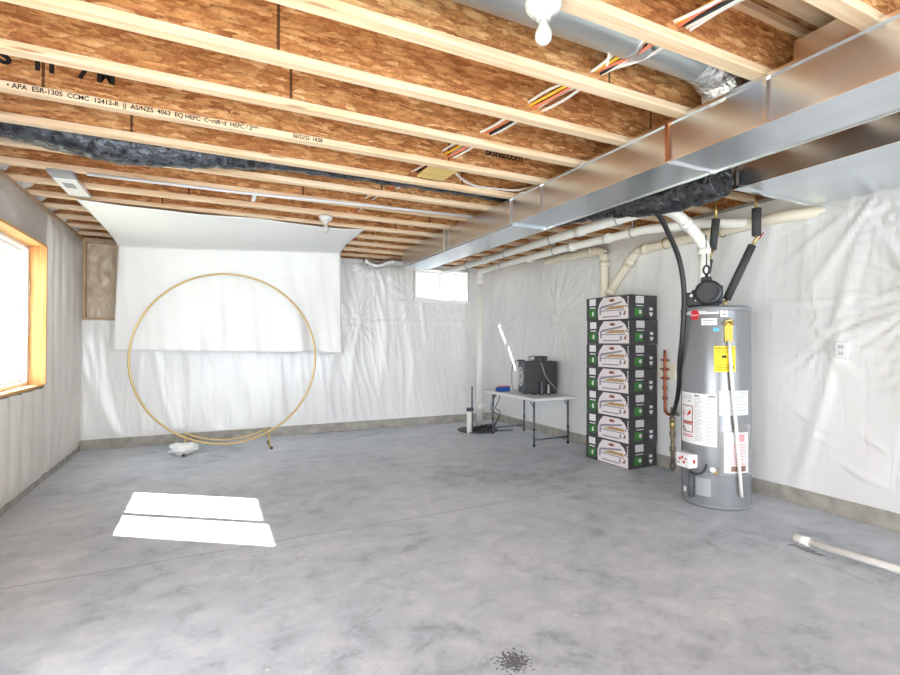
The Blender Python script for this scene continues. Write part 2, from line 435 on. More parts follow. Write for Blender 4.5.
def fade(a, z, z0, z1, k=.08): return min(1, (z-z0)/k, (z1-z)/k)
def radial(a, z, ta, tz, n, L, seed, amp):
    da, dz = a-ta, z-tz; r = math.hypot(da, dz)
    if r > L*2.4: return 0
    an = math.atan2(dz, da)
    k = noise.noise(Vector((an*n, r*.5, seed)))
    k = max(0, 1-abs(k)*3.4)**2
    return amp*k*min(1, r/.08)*math.exp(-(r/L)**2)
def disp_left(y, z):
    q = (y*3.6) % 1.0
    d = .034*abs(math.sin(PI*q))**.4 + .004*noise.noise(Vector((y*4, z*3, 0)))
    d += .012*max(0, ridge(Vector((y*6+z*2, z*.9, 5)))-.45)
    return .004+d*min(1, max(0, fade(y, z, .0, ZJ, .15)))*min(1, abs(y-5.63)/.10)
def disp_lefttop(y, z):
    return .010 + min(1, max(0, (5.64-y)/.12))*(.020*noise.noise(Vector((y*1.6, z*4+y*.8, 9))) + .014*max(0, ridge(Vector((y*1.5, z*6+y*2, 3)))-.4))
sheet_wall('quilted_sheet', XL, 'Y', 5.62, YB, .03, ZJ-.03, disp_left, 'plastic_left', wall_left)
sheet_wall('quilted_sheet', XL, 'Y', PY1+.02, 5.66, .03, WZ0-.005, disp_left, 'plastic_left', wall_left)
sheet_wall('quilted_sheet', XL, 'Y', WY1+.004, 5.66, WZ0-.006, WZ1+.01, disp_left, 'plastic_left', wall_left)
sheet_wall('upper_sheet', XL, 'Y', PY1+.02, 5.66, WZ1+.002, ZJ-.02, disp_lefttop, 'plastic_foil', wall_left, label='shiny grey plastic strip above the window')
sheet_wall('quilted_sheet', XL, 'Y', PY1+.02, WY0-.004, WZ0-.006, WZ1+.01, disp_left, 'plastic_left', wall_left)

# back wall with high slider window and the bare niche in its left corner
BX0, BX1, BZ0, BZ1 = 2.775, 3.70, 1.90, 2.385
NX0, NX1, NZ0 = -1.345, -.955, 1.50
w = MB(); yo = YB+.2
w.box(XL-.2, NX0, YB+.004, yo, 0, ZJ); w.box(NX0, NX1, YB+.004, yo, 0, NZ0); w.box(NX0, NX1, YB+.09, yo, NZ0, ZJ)
w.box(NX1, BX0, YB+.004, yo, 0, ZJ); w.box(BX0, BX1, YB+.004, yo, 0, BZ0); w.box(BX0, BX1, YB+.004, yo, BZ1, ZJ); w.box(BX1, XR+.2, YB+.004, yo, 0, ZJ)
wall_back = structure(w.build('wall_back', 'curb'), 'back basement wall covered in crinkled white plastic')
def disp_back(x, z):
    p = Vector((x, 0, z))
    d = .030*noise.noise(Vector((x*1.1, z*.8, 2))) + .024*max(0, ridge(Vector((x*3.2+z*.4, z*.55, 1)))-.5)
    d += .020*max(0, ridge(Vector((x*7+z, z*.8, 8)))-.62)
    for ta, tz, n, L, s, am in ((2.15, 2.40, 5, .35, 1, .03), (2.73, 1.88, 4, .3, 2, .02), (1.9, 1.55, 4, .35, 3, .018), (3.4, 1.55, 5, .35, 4, .02)):
        d += radial(x, z, ta, tz, n, L, s, am)
    d += .008*math.exp(-((z-1.56)/.02)**2)
    return -.012-min(.055, max(-.01, d))*min(1, max(0, fade(x, z, .09, ZJ, .1)))
sheet_wall('plastic_sheet', YB, 'X', NX1-.01, XR-.01, .10, ZJ-.01, disp_back, 'plastic', wall_back, [(BX0-.01, BX1+.01, BZ0-.01, BZ1+.01)], .022)
sheet_wall('plastic_sheet', YB, 'X', XL+.005, NX1-.01, .10, NZ0, disp_back, 'plastic', wall_back, (), .022)
mb = MB().grid(lambda u, v: Vector((NX0+.03+(NX1-NX0-.06)*u, YB+.07-.03*math.sin(PI*u)*math.sin(PI*v)+.03*noise.noise(Vector((u*5, v*7, 1)))+.02*noise.noise(Vector((u*11, v*14, 3))), NZ0+.03+(ZJ-NZ0-.07)*v)), 20, 40)
mb.build('insulation_panel', 'niche', wall_back, label='brownish bare insulation behind clear plastic')
mb = MB(); mb.box(NX0, NX0+.035, YB-.01, YB+.09, NZ0, ZJ-.002); mb.box(NX1-.035, NX1, YB-.01, YB+.09, NZ0, ZJ-.002); mb.box(NX0+.035, NX1-.035, YB-.01, YB+.09, NZ0, NZ0+.03); mb.box(NX0+.035, NX1-.035, YB-.01, YB+.09, ZJ-.05, ZJ-.002)
mb.build('stud_frame', 'stud', wall_back)

# right wall
w = MB().box(XR+.004, XR+.2, YF, YB+.2, 0, ZJ)
wall_right = structure(w.build('wall_right', 'curb'), 'right basement wall covered in shiny creased white plastic')
def disp_right(y, z):
    d = .018*noise.noise(Vector((y*1.2, z*.9, 12))) + .022*max(0, ridge(Vector((y*3+z*.7, z*.5, 21)))-.5)
    for ta, tz, n, L, s, am in ((1.73, 2.31, 6, .6, 1, .022), (1.45, 1.55, 5, .4, 2, .045), (2.1, 1.25, 3, .3, 7, .02), (5.2, 1.58, 5, .5, 3, .04), (6.5, 1.5, 3, .35, 4, .04), (4.6, 2.2, 4, .4, 5, .02), (1.25, 1.2, 4, .4, 9, .04)):
        d += radial(y, z, ta, tz, n, L, s, am)
    # long sagging diagonal folds above the kerb on the near side
    for k in range(4):
        t = (z-.16) - (y-1.35)*(.34+.07*k) - .05*k
        d += .011*(.4+max(0, noise.noise(Vector((y*3, k*5.3, 1)))*2))*math.exp(-((t+.03*noise.noise(Vector((y*2.5, k, 4))))/.018)**2)*max(0, min(1, (2.7-y)/.6))*math.exp(-max(0, z-.55)*4)
    d += .012*math.exp(-((z-1.56)/.018)**2) + (.008 if z > 1.56 else 0)
    # vertical slack fold beside the corner
    t = (y-6.55)-(z-1.2)*.22
    d += .016*math.exp(-(t/.045)**2)*math.exp(-((z-1.2)/.35)**2)
    return -.012-min(.05, max(-.01, d))*min(1, max(0, fade(y, z, .105, 2.33, .12)))
sheet_wall('plastic_sheet', XR, 'Y', YF, 2.16, .115, 2.335, disp_right, 'plastic', wall_right, (), .022)
sheet_wall('plastic_sheet', XR, 'Y', 2.16, YB-.005, .115, 2.42, disp_right, 'plastic', wall_right, (), .022)
# concrete footing kerbs
structure(MB().box(XL, XL+.02, PY1, YB, 0, .05).build('baseboard_left', 'curb'))
structure(MB().box(XL+.02, XR, YB-.035, YB+.002, 0, .115).build('baseboard_back', 'curb'), 'bare concrete footing strip under the back wall plastic')
structure(MB().box(XR-.03, XR+.002, YF, YB-.035, 0, .118).build('baseboard_right', 'curb'), 'bare concrete footing strip under the right wall plastic')
# rim boards closing the joist bays, sill plates
mb = MB(); mb.box(XL-.17, XL-.14, YF, YB+.17, ZJ, ZD); mb.box(XR+.14, XR+.17, YF, YB+.17, ZJ, ZD); mb.box(XL-.14, XR+.14, YB+.14, YB+.17, ZJ, ZD)
structure(mb.build('trim_1', 'rim'), 'OSB rim boards closing the joist bays')
structure(MB().box(XL-.012, XL+.03, PY1+.02, YB, ZJ-.034, ZJ-.001).build('trim_2', 'stud'), 'lumber sill plate along the top of the left wall')

# left window
wn = structure(bpy.data.objects.new('window_1', None)); C.objects.link(wn); wn.location = (XL, (WY0+WY1)/2, WZ0); wn['_o'] = tuple(wn.location); wn['label'] = 'white slider window framed in pine on the left wall'
GX = XL-.125
MB().box(GX-.03, XL+.034, WY1-.022, WY1, WZ0+.022, WZ1-.022).build('side_jamb', 'jamb_z', wn)
MB().box(GX-.03, XL+.008, WY0, WY0+.022, WZ0+.022, WZ1-.022).build('side_jamb', 'jamb_z', wn)
MB().box(GX-.03, XL+.034, WY0, WY1, WZ1-.022, WZ1).build('head_jamb', 'jamb_y', wn)
MB().box(GX-.03, XL+.012, WY0, WY1, WZ0, WZ0+.022).build('sill', 'jamb_y', wn)
a0, a1, b0, b1 = WY0+.022, WY1-.022, WZ0+.022, WZ1-.022
def rect_frame(mb, x0, x1, y0, y1, z0, z1, t):
    mb.box(x0, x1, y0, y0+t, z0, z1); mb.box(x0, x1, y1-t, y1, z0, z1); mb.box(x0, x1, y0+t, y1-t, z0, z0+t); mb.box(x0, x1, y0+t, y1-t, z1-t, z1)
    return mb
mb = MB(); rect_frame(mb, GX-.03, GX+.035, a0, a1, b0, b1, .03).build('vinyl_frame', 'white', wn)
ym = 4.90
for k, (y0, y1, dx) in enumerate(((a0+.03, ym+.018, .006), (ym-.018, a1-.03, -.018))):
    sa = rect_frame(MB(), GX+dx-.012, GX+dx+.012, y0, y1, b0+.03, b1-.03, .028).build('sash', 'white', wn)
    MB().box(GX+dx-.003, GX+dx+.003, y0+.028, y1-.028, b0+.056, b1-.05).build('pane', 'glass', sa)
# sealing foam oozing between vinyl frame and jamb
pts = [(GX+.036+.006*math.sin(z*19), WY1-.026-.004*math.sin(z*11+1), z) for z in [WZ0+.03+i*.05 for i in range(23)]]
MB().tube(pts, .009, 8).build('foam_seal', 'stud', wn)

# back window
w2 = structure(bpy.data.objects.new('window_2', None)); C.objects.link(w2); w2.location = ((BX0+BX1)/2, YB, BZ0); w2['_o'] = tuple(w2.location); w2['label'] = 'small white slider window high on the back wall'
def xz_frame(mb, y0, y1, x0, x1, z0, z1, t, tz=None):
    tz = tz or t
    mb.box(x0, x0+t, y0, y1, z0, z1); mb.box(x1-t, x1, y0, y1, z0, z1); mb.box(x0+t, x1-t, y0, y1, z0, z0+tz); mb.box(x0+t, x1-t, y0, y1, z1-tz, z1); return mb
xz_frame(MB(), YB-.02, YB+.19, BX0, BX1, BZ0, BZ1, .022).build('vinyl_frame', 'white', w2)
xm = (BX0+BX1)/2
for x0, x1, yy in ((BX0+.022, xm+.02, YB+.1), (xm-.02, BX1-.022, YB+.12)):
    sa = xz_frame(MB(), yy-.01, yy+.01, x0, x1, BZ0+.022, BZ1-.022, .034).build('sash', 'white', w2)
    MB().box(x0+.034, x1-.034, yy-.003, yy+.003, BZ0+.056, BZ1-.056).build('pane', 'glass', sa)
MB().box(BX0-.03, BX1+.03, YB-.05, YB-.005, BZ0-.03, BZ0-.002).build('sill', 'white', w2)
structure(MB().box(-14, XL-.35, -6, 30, .1, .2).build('ground', 'grass'), 'pale lawn outside the left window')

# ------------------------------------------------------------------ joists
def joist_y(k): return 1.009+.416*k           # far edge of the flanges
labels = [
 'wooden I-joist nearest the viewer, crossing the top right corner of the photo',
 'wooden I-joist right behind the nearest one, carrying the near porcelain bulb holder',
 'wooden I-joist just behind the big round silver duct',
 'wooden I-joist second behind the round silver duct, starting at the top left corner',
 'wooden I-joist directly in front of the one with black stamped lettering',
 'wooden I-joist with black grading stamp printed along its bottom flange',
 'wooden I-joist just in front of the dark grey flexible duct',
 'wooden I-joist just behind the dark grey flexible duct',
 'wooden I-joist under the front end of the white ceiling register',
 'wooden I-joist carrying the far porcelain bulb holder',
 'wooden I-joist from which the front edge of the white backdrop hangs',
 'wooden I-joist over the white backdrop, first behind its hung front edge',
 'wooden I-joist over the white backdrop, third counted from the back wall',
 'wooden I-joist second counted from the back wall',
 'wooden I-joist closest to the back wall']
JX0, JX1 = XL-.13, XR+.13
j0 = thing('floor_joist', (XL, joist_y(0), ZJ), labels[0], 'joist', 'I-joists of the open ceiling')
y1 = joist_y(0); yw = y1-.032
parts = [MB().box(JX0, JX1, yw-.005, yw+.005, ZJ+.038, ZD-.038).build('web', 'osb', j0),
         MB().box(JX0, JX1, y1-.064, y1, ZJ, ZJ+.038, bevel=.003).build('bottom_flange', 'flange', j0),
         MB().box(JX0, JX1, y1-.064, y1, ZD-.038, ZD, bevel=.003).build('top_flange', 'flange', j0)]
joists = [j0]
for k in range(1, 15):
    r = j0.copy(); C.objects.link(r); r.location = (XL, joist_y(k), ZJ); r['_o'] = tuple(r.location); r['label'] = labels[k]
    for c in parts:
        d = c.copy(); C.objects.link(d); d.parent = r
    joists.append(r)
jt = joists[5]; yt = joist_y(5)-.0645
text_obj('stamped_lettering', '• APA  ESR-1305  CCMC  12412-R  ||  AS/NZS  4063  EQ HEFC  Certified  HEFC / 299                ', .034, lambda x, y: (-.885+x, yt, ZJ+.008+y), 'ink', jt, .92, .0009)
text_obj('stamped_lettering', '06/23/22  14:58', .034, lambda x, y: (.43+x, yt, ZJ+.008+y), 'ink', jt, .8, .0009)
ywb = joist_y(5)-.0375
text_obj('stamped_lettering', 'IS   I I   7 M', .10, lambda x, y: (-.95+x, ywb, ZJ+.130+y), 'ink', jt, 1.05, .005)
text_obj('stamped_lettering', 'bond:com', .075, lambda x, y: (1.76+x, ywb, ZJ+.14+y), 'ink', jt, 1.05, .003)

# white batts stuffed into the ends of the bays over the left wall
nth = ['eighth', 'seventh', 'sixth', 'fifth', 'fourth', 'third', 'second', 'first']
for i, k in enumerate(range(7, 14)):
    yc = joist_y(k)-.032+.208
    o = MB().blob((XL-.02, yc, ZJ+.105), (.10, .16, .10), .35, k, 3).build('insulation_batt', 'wool', origin=(XL-.02, yc, ZJ))
    tag(o, 'white insulation batt above the left wall in the %s joist bay from the back' % nth[i+1], 'insulation', 'batts in the joist bay ends')

# ------------------------------------------------------------------ ducts
t = thing('trunk_duct', (2.42, 1.9, 2.235), 'long rectangular galvanised trunk duct hanging under the joists towards the back window', 'duct')
MB().box(2.235, 2.61, YF, 3.45, 2.238, ZJ).build('duct_section', 'galv', t)
MB().box(2.25, 2.60, 3.45, 6.05, 2.222, ZJ).build('duct_section', 'galv', t)
MB().box(2.222, 2.235, YF, 3.45, ZJ-.018, ZJ-.002).build('top_hem', 'galv_edge', t)
MB().box(2.226, 2.238, YF, 6.05, 2.232, 2.240).build('bottom_hem', 'galv_edge', t)
MB().box(2.606, 2.616, YF, 6.05, 2.232, 2.242).build('bottom_hem', 'galv_edge', t)
for yy, mm, zz in ((1.36, 'galv_edge', 0), (1.885, 'copper_tape', 0), (3.04, 'galv_edge', 0), (3.455, 'galv_edge', 0), (4.75, 'galv_edge', 0)):
    MB().box(2.219, 2.234, yy-.010, yy+.010, 2.236, ZJ-.004).build('seam_cleat', mm, t, label='copper coloured tape over a joint' if mm == 'copper_tape' else None)
    if mm == 'copper_tape': MB().box(2.225, 2.62, yy-.006, yy+.006, 2.226, 2.240).build('bottom_cleat', 'galv_edge', t)
t = thing('return_duct', (3.6, 1.2, 2.28), 'wide galvanised duct against the right wall, ending beside the water heater', 'duct')
MB().box(3.145, 4.06, YF, 2.12, 2.288, ZJ).build('duct_body', 'galv', t)
MB().box(3.132, 3.15, YF, 2.12, 2.276, 2.296).build('bottom_hem', 'galv_edge', t)
MB().box(3.132, 4.06, 2.105, 2.13, 2.276, ZJ-.002).build('end_cap', 'galv_edge', t)

# round duct in the second bay with foil elbow at its end
yc, zc, rr = 1.60, 2.635, .112
t = thing('round_duct', (1.0, yc, zc), 'big round silver duct running between joists behind the near bulb', 'duct')
MB().tube([(JX0+.02, yc, zc), (2.12, yc, zc)], rr, 40).build('duct_pipe', 'galv_round', t)
MB().tube([(1.655, yc, zc), (1.675, yc, zc)], rr+.004, 40).build('crimped_joint', 'galv_edge', t)
def crumple(mb, sd, amp):
    for v in mb.bm.verts:
        v.co += Vector((noise.noise(v.co*28+Vector((sd,0,0))), noise.noise(v.co*28+Vector((0,sd,0))), noise.noise(v.co*28+Vector((0,0,sd)))))*amp
    return mb
crumple(MB().tube(smooth_path([(2.08, yc, zc), (2.18, yc, zc-.005), (2.27, yc+.01, zc-.045), (2.33, yc+.01, zc-.12), (2.345, yc+.01, ZJ-.003)], 8), rr*1.04, 36), 3, .016).build('foil_elbow', 'foil', t, label='crumpled foil elbow')
# rectangular take-off between the two nearest joists
t = thing('duct_takeoff', (2.55, 1.2, ZJ), 'short rectangular sheet metal take-off above the trunk duct at top right', 'duct')
MB().box(2.40, 2.95, 1.03, 1.30, 2.46, 2.60, bevel=.01).build('boot', 'galv', t)
MB().box(2.35, 2.405, 1.04, 1.29, 2.465, 2.58).build('collar', 'galv_edge', t)
MB().box(2.335, 2.353, 1.03, 1.30, 2.46, 2.60).build('flange', 'galv_edge', t)
t = thing('blocking_boards', (2.4, 1.2, 2.74), 'pale lumber blocking boards under the subfloor at top right', 'boards')
for x0, x1, y0, y1b in ((1.95, 2.75, 1.015, 1.09), (1.95, 2.75, 1.10, 1.175), (1.95, 2.75, 1.19, 1.31)):
    MB().box(x0, x1, y0, y1b, ZD-.03, ZD-.001, bevel=.003).build('board', 'flange', t)

def flex(mb, pts, radii, n=28, crinkle=.012, sd=1, k=10, pitch=26):
    P = smooth_path(pts, k); R = []
    m_ = len(radii)-1
    for i in range(len(P)):
        u = i/(len(P)-1)*m_; a = min(int(u), m_-1); R.append((radii[a]*(1-(u-a))+radii[a+1]*(u-a)))
    mb.tube(P, R, n)
    for v in mb.bm.verts:
        q = v.co
        v.co = q + Vector((noise.noise(q*16+Vector((sd,0,0))), noise.noise(q*16+Vector((0,sd,0))), noise.noise(q*16+Vector((0,0,sd)))))*crinkle + Vector((noise.noise(q*45+Vector((sd,0,0))), noise.noise(q*45+Vector((0,sd,0))), noise.noise(q*45+Vector((0,0,sd)))))*crinkle*.6
    return mb
t = thing('insulated_flex_duct', (2.95, 2.6, 2.3), 'black insulated flexible duct hanging along the trunk duct near the water heater', 'duct')
flex(MB(), [(2.98, 2.10, 2.325), (2.97, 2.35, 2.315), (2.93, 2.62, 2.315), (2.86, 2.86, 2.335)], [.125, .128, .125, .10], 32, .012, 2, 14).build('sleeve', 'blackflex', t)
flex(MB(), [(2.86, 2.86, 2.335), (2.80, 3.15, 2.345), (2.76, 3.5, 2.36), (2.72, 3.95, 2.38), (2.70, 4.3, 2.39)], [.10, .088, .082, .075, .06], 28, .012, 5, 14).build('sleeve', 'blackflex', t)
MB().tube([(2.868, 2.845, 2.335), (2.852, 2.885, 2.336)], .112, 28).build('strap', 'black', t)
o = flex(MB(), [(JX0+.05, 3.70, 2.60), (-1.2, 3.70, 2.585), (-.9, 3.70, 2.545), (-.55, 3.71, 2.515), (-.25, 3.70, 2.525), (.1, 3.70, 2.56), (.5, 3.70, 2.585), (1.4, 3.70, 2.60), (2.1, 3.70, 2.60), (2.6, 3.70, 2.60)],
         [.12, .125, .13, .135, .125, .11, .10, .10, .10, .10], 32, .012, 9, 14).build('insulated_flex_duct', 'greyflex', origin=(0, 3.70, 2.4))
tag(o, 'dark grey foil wrapped flexible duct sagging between two joists on the left', 'duct')
# small corrugated silver hose on top of the back wall
mb = MB(); P = smooth_path([(1.98, 6.80, 2.43), (2.06, 6.80, 2.385), (2.16, 6.80, 2.36), (2.26, 6.78, 2.395), (2.36, 6.77, 2.43), (2.5, 6.77, 2.425), (2.62, 6.77, 2.41), (2.70, 6.74, 2.38)], 12)
P = [Vector((p.x-.06, p.y-.12, p.z-.035)) for p in P]
mb.tube(P, [.044+.010*(i % 3 == 0) for i in range(len(P))], 20)
tag(mb.build('corrugated_hose', 'foil', origin=(2.3, 6.78, 2.35)), 'crinkled silver corrugated hose bunched above the back wall left of the small window', 'hose')

# ------------------------------------------------------------------ ceiling fittings
def bulb_holder(x, y, label):
    t = thing('ceiling_lamp', (x, y, ZJ), label, 'lamp', 'porcelain bulb holders on the joists')
    MB().lathe([(.050, 0), (.062, -.004), (.064, -.022), (.061, -.036), (.052, -.048), (.036, -.056), (.026, -.064), (.024, -.076), (.019, -.078)], (x, y, ZJ), 36).build('porcelain_base', 'porcelain', t)
    MB().lathe([(.012, -.074), (.013, -.088), (.018, -.100), (.027, -.116), (.030, -.132), (.027, -.148), (.017, -.159), (.004, -.163)], (x, y, ZJ), 32).build('bulb', 'bulb', t)
    return t
bulb_holder(1.04, 1.40, 'white porcelain ceiling bulb holder with bare bulb, in front of the round silver duct')
bulb_holder(.975, 4.72, 'white porcelain ceiling bulb holder above the white fabric backdrop')

t = thing('ceiling_register', (-.96, 4.62, ZJ-.05), 'white metal ceiling register box between joists near the left window', 'vent')
MB().box(-1.03, -.89, 4.42, 4.86, ZJ-.035, ZJ-.002, bevel=.004).build('faceplate', 'white', t)
MB().box(-1.035, -.885, 4.28, 4.43, ZJ-.026, ZJ-.001).build('collar', 'panel', t, label='grey galvanised collar')
MB().box(-1.03, -.89, 4.86, 4.93, ZJ-.026, ZJ-.001).build('collar', 'panel', t, label='grey galvanised collar')
mb = MB()
for i in range(5): mb.box(-.995, -.925, 4.50+i*.028, 4.512+i*.028, ZJ-.038, ZJ-.034)
mb.build('louvre', 'greyink', t)

t = thing('conduit_pipe', (.7, 4.22, 2.44), 'thin pale plastic conduit running under the joists in front of the backdrop', 'pipe')
MB().tube([(-.80, 4.27, ZJ-.013), (.2, 4.26, ZJ-.013), (1.0, 4.18, ZJ-.013), (2.22, 4.10, ZJ-.013)], .012, 12).build('tube', 'paper2', t)
MB().box(.30, .33, 4.24, 4.50, ZJ-.008, ZJ-.002).build('hanger_strap', 'white', t, label='white plastic strap')
o = MB().box(1.36, 1.57, 3.085, 3.36, 2.468, 2.484).build('plywood_plate', 'plywood', origin=(1.46, 3.2, 2.47)); tag(o, 'small square yellowish plywood plate under the joists beside the cables', 'board')
o = MB().tube(smooth_path([(1.50, 3.09, 2.56), (1.60, 3.22, 2.50), (1.85, 3.40, 2.49), (2.12, 3.42, 2.50), (2.27, 3.36, 2.50), (2.45, 3.20, 2.55)], 8), .008, 10).build('ceiling_cable', 'cable_w', origin=(1.9, 3.3, 2.5))
tag(o, 'single white cable looping away from the bundle towards the trunk duct', 'cable')
o = MB().tube(smooth_path([(1.44, 1.50, ZJ+.10), (1.50, 1.56, 2.60), (1.56, 1.62, 2.55), (1.60, 1.68, 2.50)], 6), .006, 8).build('ceiling_cable', 'cable_w', origin=(1.5, 1.6, 2.6))
tag(o, 'thin white cord hanging straight down across the round silver duct', 'cable')
# bundle of cables threaded through the webs
base = [(1.80, 1.02), (1.745, 1.24), (1.70, 1.58), (1.665, 1.81), (1.61, 2.10), (1.555, 2.52), (1.48, 2.97), (1.41, 3.40), (1.34, 3.85), (1.28, 4.3), (1.24, 4.72)]
cols = [('cable_w', 'white'), ('cable_y', 'yellow'), ('cable_o', 'orange'), ('cable_b', 'black'), ('cable_w', 'white'), ('cable_w', 'white')]
where = ['white cable at the left edge of the bundle threaded through the joists', 'yellow cable in the bundle threaded through the joists', 'orange cable in the bundle threaded through the joists', 'black cable in the bundle threaded through the joists', 'white cable in the middle of the bundle threaded through the joists', 'white cable at the right edge of the bundle threaded through the joists']
offs = [-.045, -.028, -.008, .010, .026, .045]
order = [0, 1, 2, 3, 4, 5]
for i, (mc, cn) in enumerate(cols):
    pts = []
    for j, (x, y) in enumerate(base):
        pts.append((x+offs[i]+.008*math.sin(j*2.1+i), y, 2.555+.014*math.cos(j*3.1+i*1.9)-.006*(i % 3)))
    o = MB().tube(smooth_path(pts, 8), .0075, 10).build('electrical_cable', mc, origin=(1.6, 2, 2.5))
    tag(o, where[i], 'cable', 'cables threaded through the joists')

# ------------------------------------------------------------------ backdrop and hoop
def drape(u, v):
    # v 0..0.5 under the joists, 0.5..1 hanging
    top = Vector((-1.03+2.49*u, 5.085, ZJ-.006)); fold = Vector((-.955+2.47*u, 6.68-.26*u, 2.335+.085*u)); hem = Vector((-.985+2.53*u, 6.66-.24*u, 1.15-.035*u))
    sc = abs(math.sin(PI*min(1, u/.587) if u < .587 else PI*(u-.587)/.413))
    if v < .5:
        k = v/.5; p = top.lerp(fold, k)
        p.z -= .05*math.sin(PI*k)*(.5+.5*math.sin(PI*u)) + .022*sc*(1-k)
        p.z = min(p.z, ZJ-.006)
        p.x += (.05 if u < .5 else -.05)*math.sin(PI*k)*abs(u-.5)*2
        p.z += .006*noise.noise(Vector((u*6, k*3, 4)))
    else:
        k = (v-.5)/.5; p = fold.lerp(hem, k)
        a = .075*k+.010
        p.y += a*noise.noise(Vector((u*9+.4*k, k*.8, 2))) + .6*a*noise.noise(Vector((u*22-k, k*1.2, 7)))
        p.z += .010*noise.noise(Vector((u*8, 1, 2)))*k
    return p
mb = MB().grid(drape, 110, 90)
o = mb.build('fabric_backdrop', 'drape', origin=(.3, 6.6, 1.1), fix=False)
sm = o.modifiers.new('thickness', 'SOLIDIFY'); sm.thickness = .004
tag(o, 'white fabric backdrop sheet slung from the joists and hanging behind the gold hoop', 'backdrop')

HX, HY, HZ, HR = .19, 6.28, 1.055, .985
t = thing('hoop_arch', (HX, HY, 0), 'large round gold metal hoop arch standing before the white backdrop', 'hoop')
ring = [(HX+HR*math.cos(a), HY, HZ+HR*math.sin(a)) for a in [2*PI*i/96 for i in range(96)]]
MB().tube(ring, .0125, 12, closed=True).build('ring', 'gold', t)
for s, xx, yf in ((-1, -.25, 6.30), (1, .635, 6.24)):
    # sloping strut from the ring to a little foot bar lying across
    zr = HZ-math.sqrt(HR**2-(xx-HX)**2)
    MB().tube([(xx, HY, zr), (xx+.01*s, HY, .02)], .011, 10).build('leg', 'gold', t)
    MB().tube([(xx+.01*s, HY-.19, .012), (xx+.01*s, HY+.19, .012)], .012, 10).build('foot_bar', 'gold', t)
    for e in (-.19, .19):
        MB().lathe([(.012, -.012), (.016, -.010), (.016, .012), (.012, .014)], (xx+.01*s, HY+e, .016), 14, 'Y').build('foot_cap', 'black', t)
a = [PI*1.5+PI*.155*(i/10-.5)*2 for i in range(11)]
MB().tube([(HX+(HR+.0)*.985*math.cos(q), HY+.012, max(.03, HZ+HR*.985*math.sin(q)+.03)) for q in a], .010, 10).build('lower_brace', 'gold', t)
o = MB().blob((-.27, 6.24, .055), (.135, .10, .06), .35, 4, 4).blob((-.33, 6.20, .10), (.07, .06, .035), .4, 6, 3).blob((-.20, 6.22, .075), (.09, .07, .05), .3, 8, 3)
for v in o.bm.verts: v.co.z = max(v.co.z, .001)
o = o.build('weight_bag', 'bag', origin=(-.27, 6.24, 0)); tag(o, 'crumpled white weight bag on the left foot of the gold hoop', 'bag')

# ------------------------------------------------------------------ plumbing along the right wall
def collar(mb, p, d, r, w=.03): 
    d = Vector(d).normalized(); p = Vector(p); mb.tube([p-d*w, p+d*w], r, 24); return mb
# vent pipe of the heater (nearer the duct)
t = thing('vent_pipe', (3.25, 5, 2.33), 'white exhaust pipe running under the joists from the water heater to the back wall', 'pipe')
VX, VY = 3.555, 2.66
P = [(VX, VY, 1.70), (VX, VY, 1.99)]
MB().tube(P, .042, 20).build('riser', 'pvc', t)
MB().tube(smooth_path([(VX, VY, 1.97), (VX-.005, VY, 2.03), (VX-.045, VY+.01, 2.085), (3.43, VY+.03, 2.175), (3.36, VY+.05, 2.235), (3.29, VY+.09, 2.295), (3.235, VY+.17, 2.33), (3.225, VY+.30, 2.338)], 6), .044, 20).build('elbow', 'pvc', t)
for args in (((VX, VY, 1.985), (0,0,1), .051, .025), ((3.40, VY+.04, 2.20), (-.6,.15,.5), .052, .025), ((3.225, VY+.30, 2.338), (0,1,0), .052, .03), ((3.225, 3.75, 2.335), (0,1,0), .051, .04), ((3.235, 5.6, 2.335), (0,1,0), .051, .04)):
    collar(MB(), *args).build('coupling', 'pvc', t)
MB().tube([(3.225, VY+.28, 2.338), (3.225, 4.5, 2.338), (3.24, 6.90, 2.335)], .043, 24).build('run', 'pvc', t)
for yy in (3.25, 4.2, 5.1, 6.1):
    mb = MB(); mb.tube([(3.23+.049*math.cos(a), yy, 2.336+.049*math.sin(a)) for a in [2*PI*i/20 for i in range(20)]], .006, 6, closed=True); mb.tube([(3.23, yy, 2.385), (3.23, yy, ZJ+.002)], .006, 6)
    mb.build('hanger_strap', 'panel', t)
# second pipe to the stack in the corner
t = thing('drain_pipe', (3.55, 4.3, 2.29), 'white pipe running beside the wall into the vertical stack in the back corner', 'pipe')
MB().tube([(4.045, 2.62, 2.258), (3.93, 2.70, 2.262), (3.74, 2.86, 2.27), (3.57, 3.25, 2.285), (3.50, 4.3, 2.29), (3.52, 5.3, 2.295), (3.57, 6.28, 2.30)], .041, 24).build('run', 'pvc', t)
MB().tube(smooth_path([(3.568, 6.24, 2.30), (3.585, 6.34, 2.295), (3.593, 6.385, 2.26), (3.593, 6.39, 2.18)], 5), .045, 20).build('elbow', 'pvc', t)

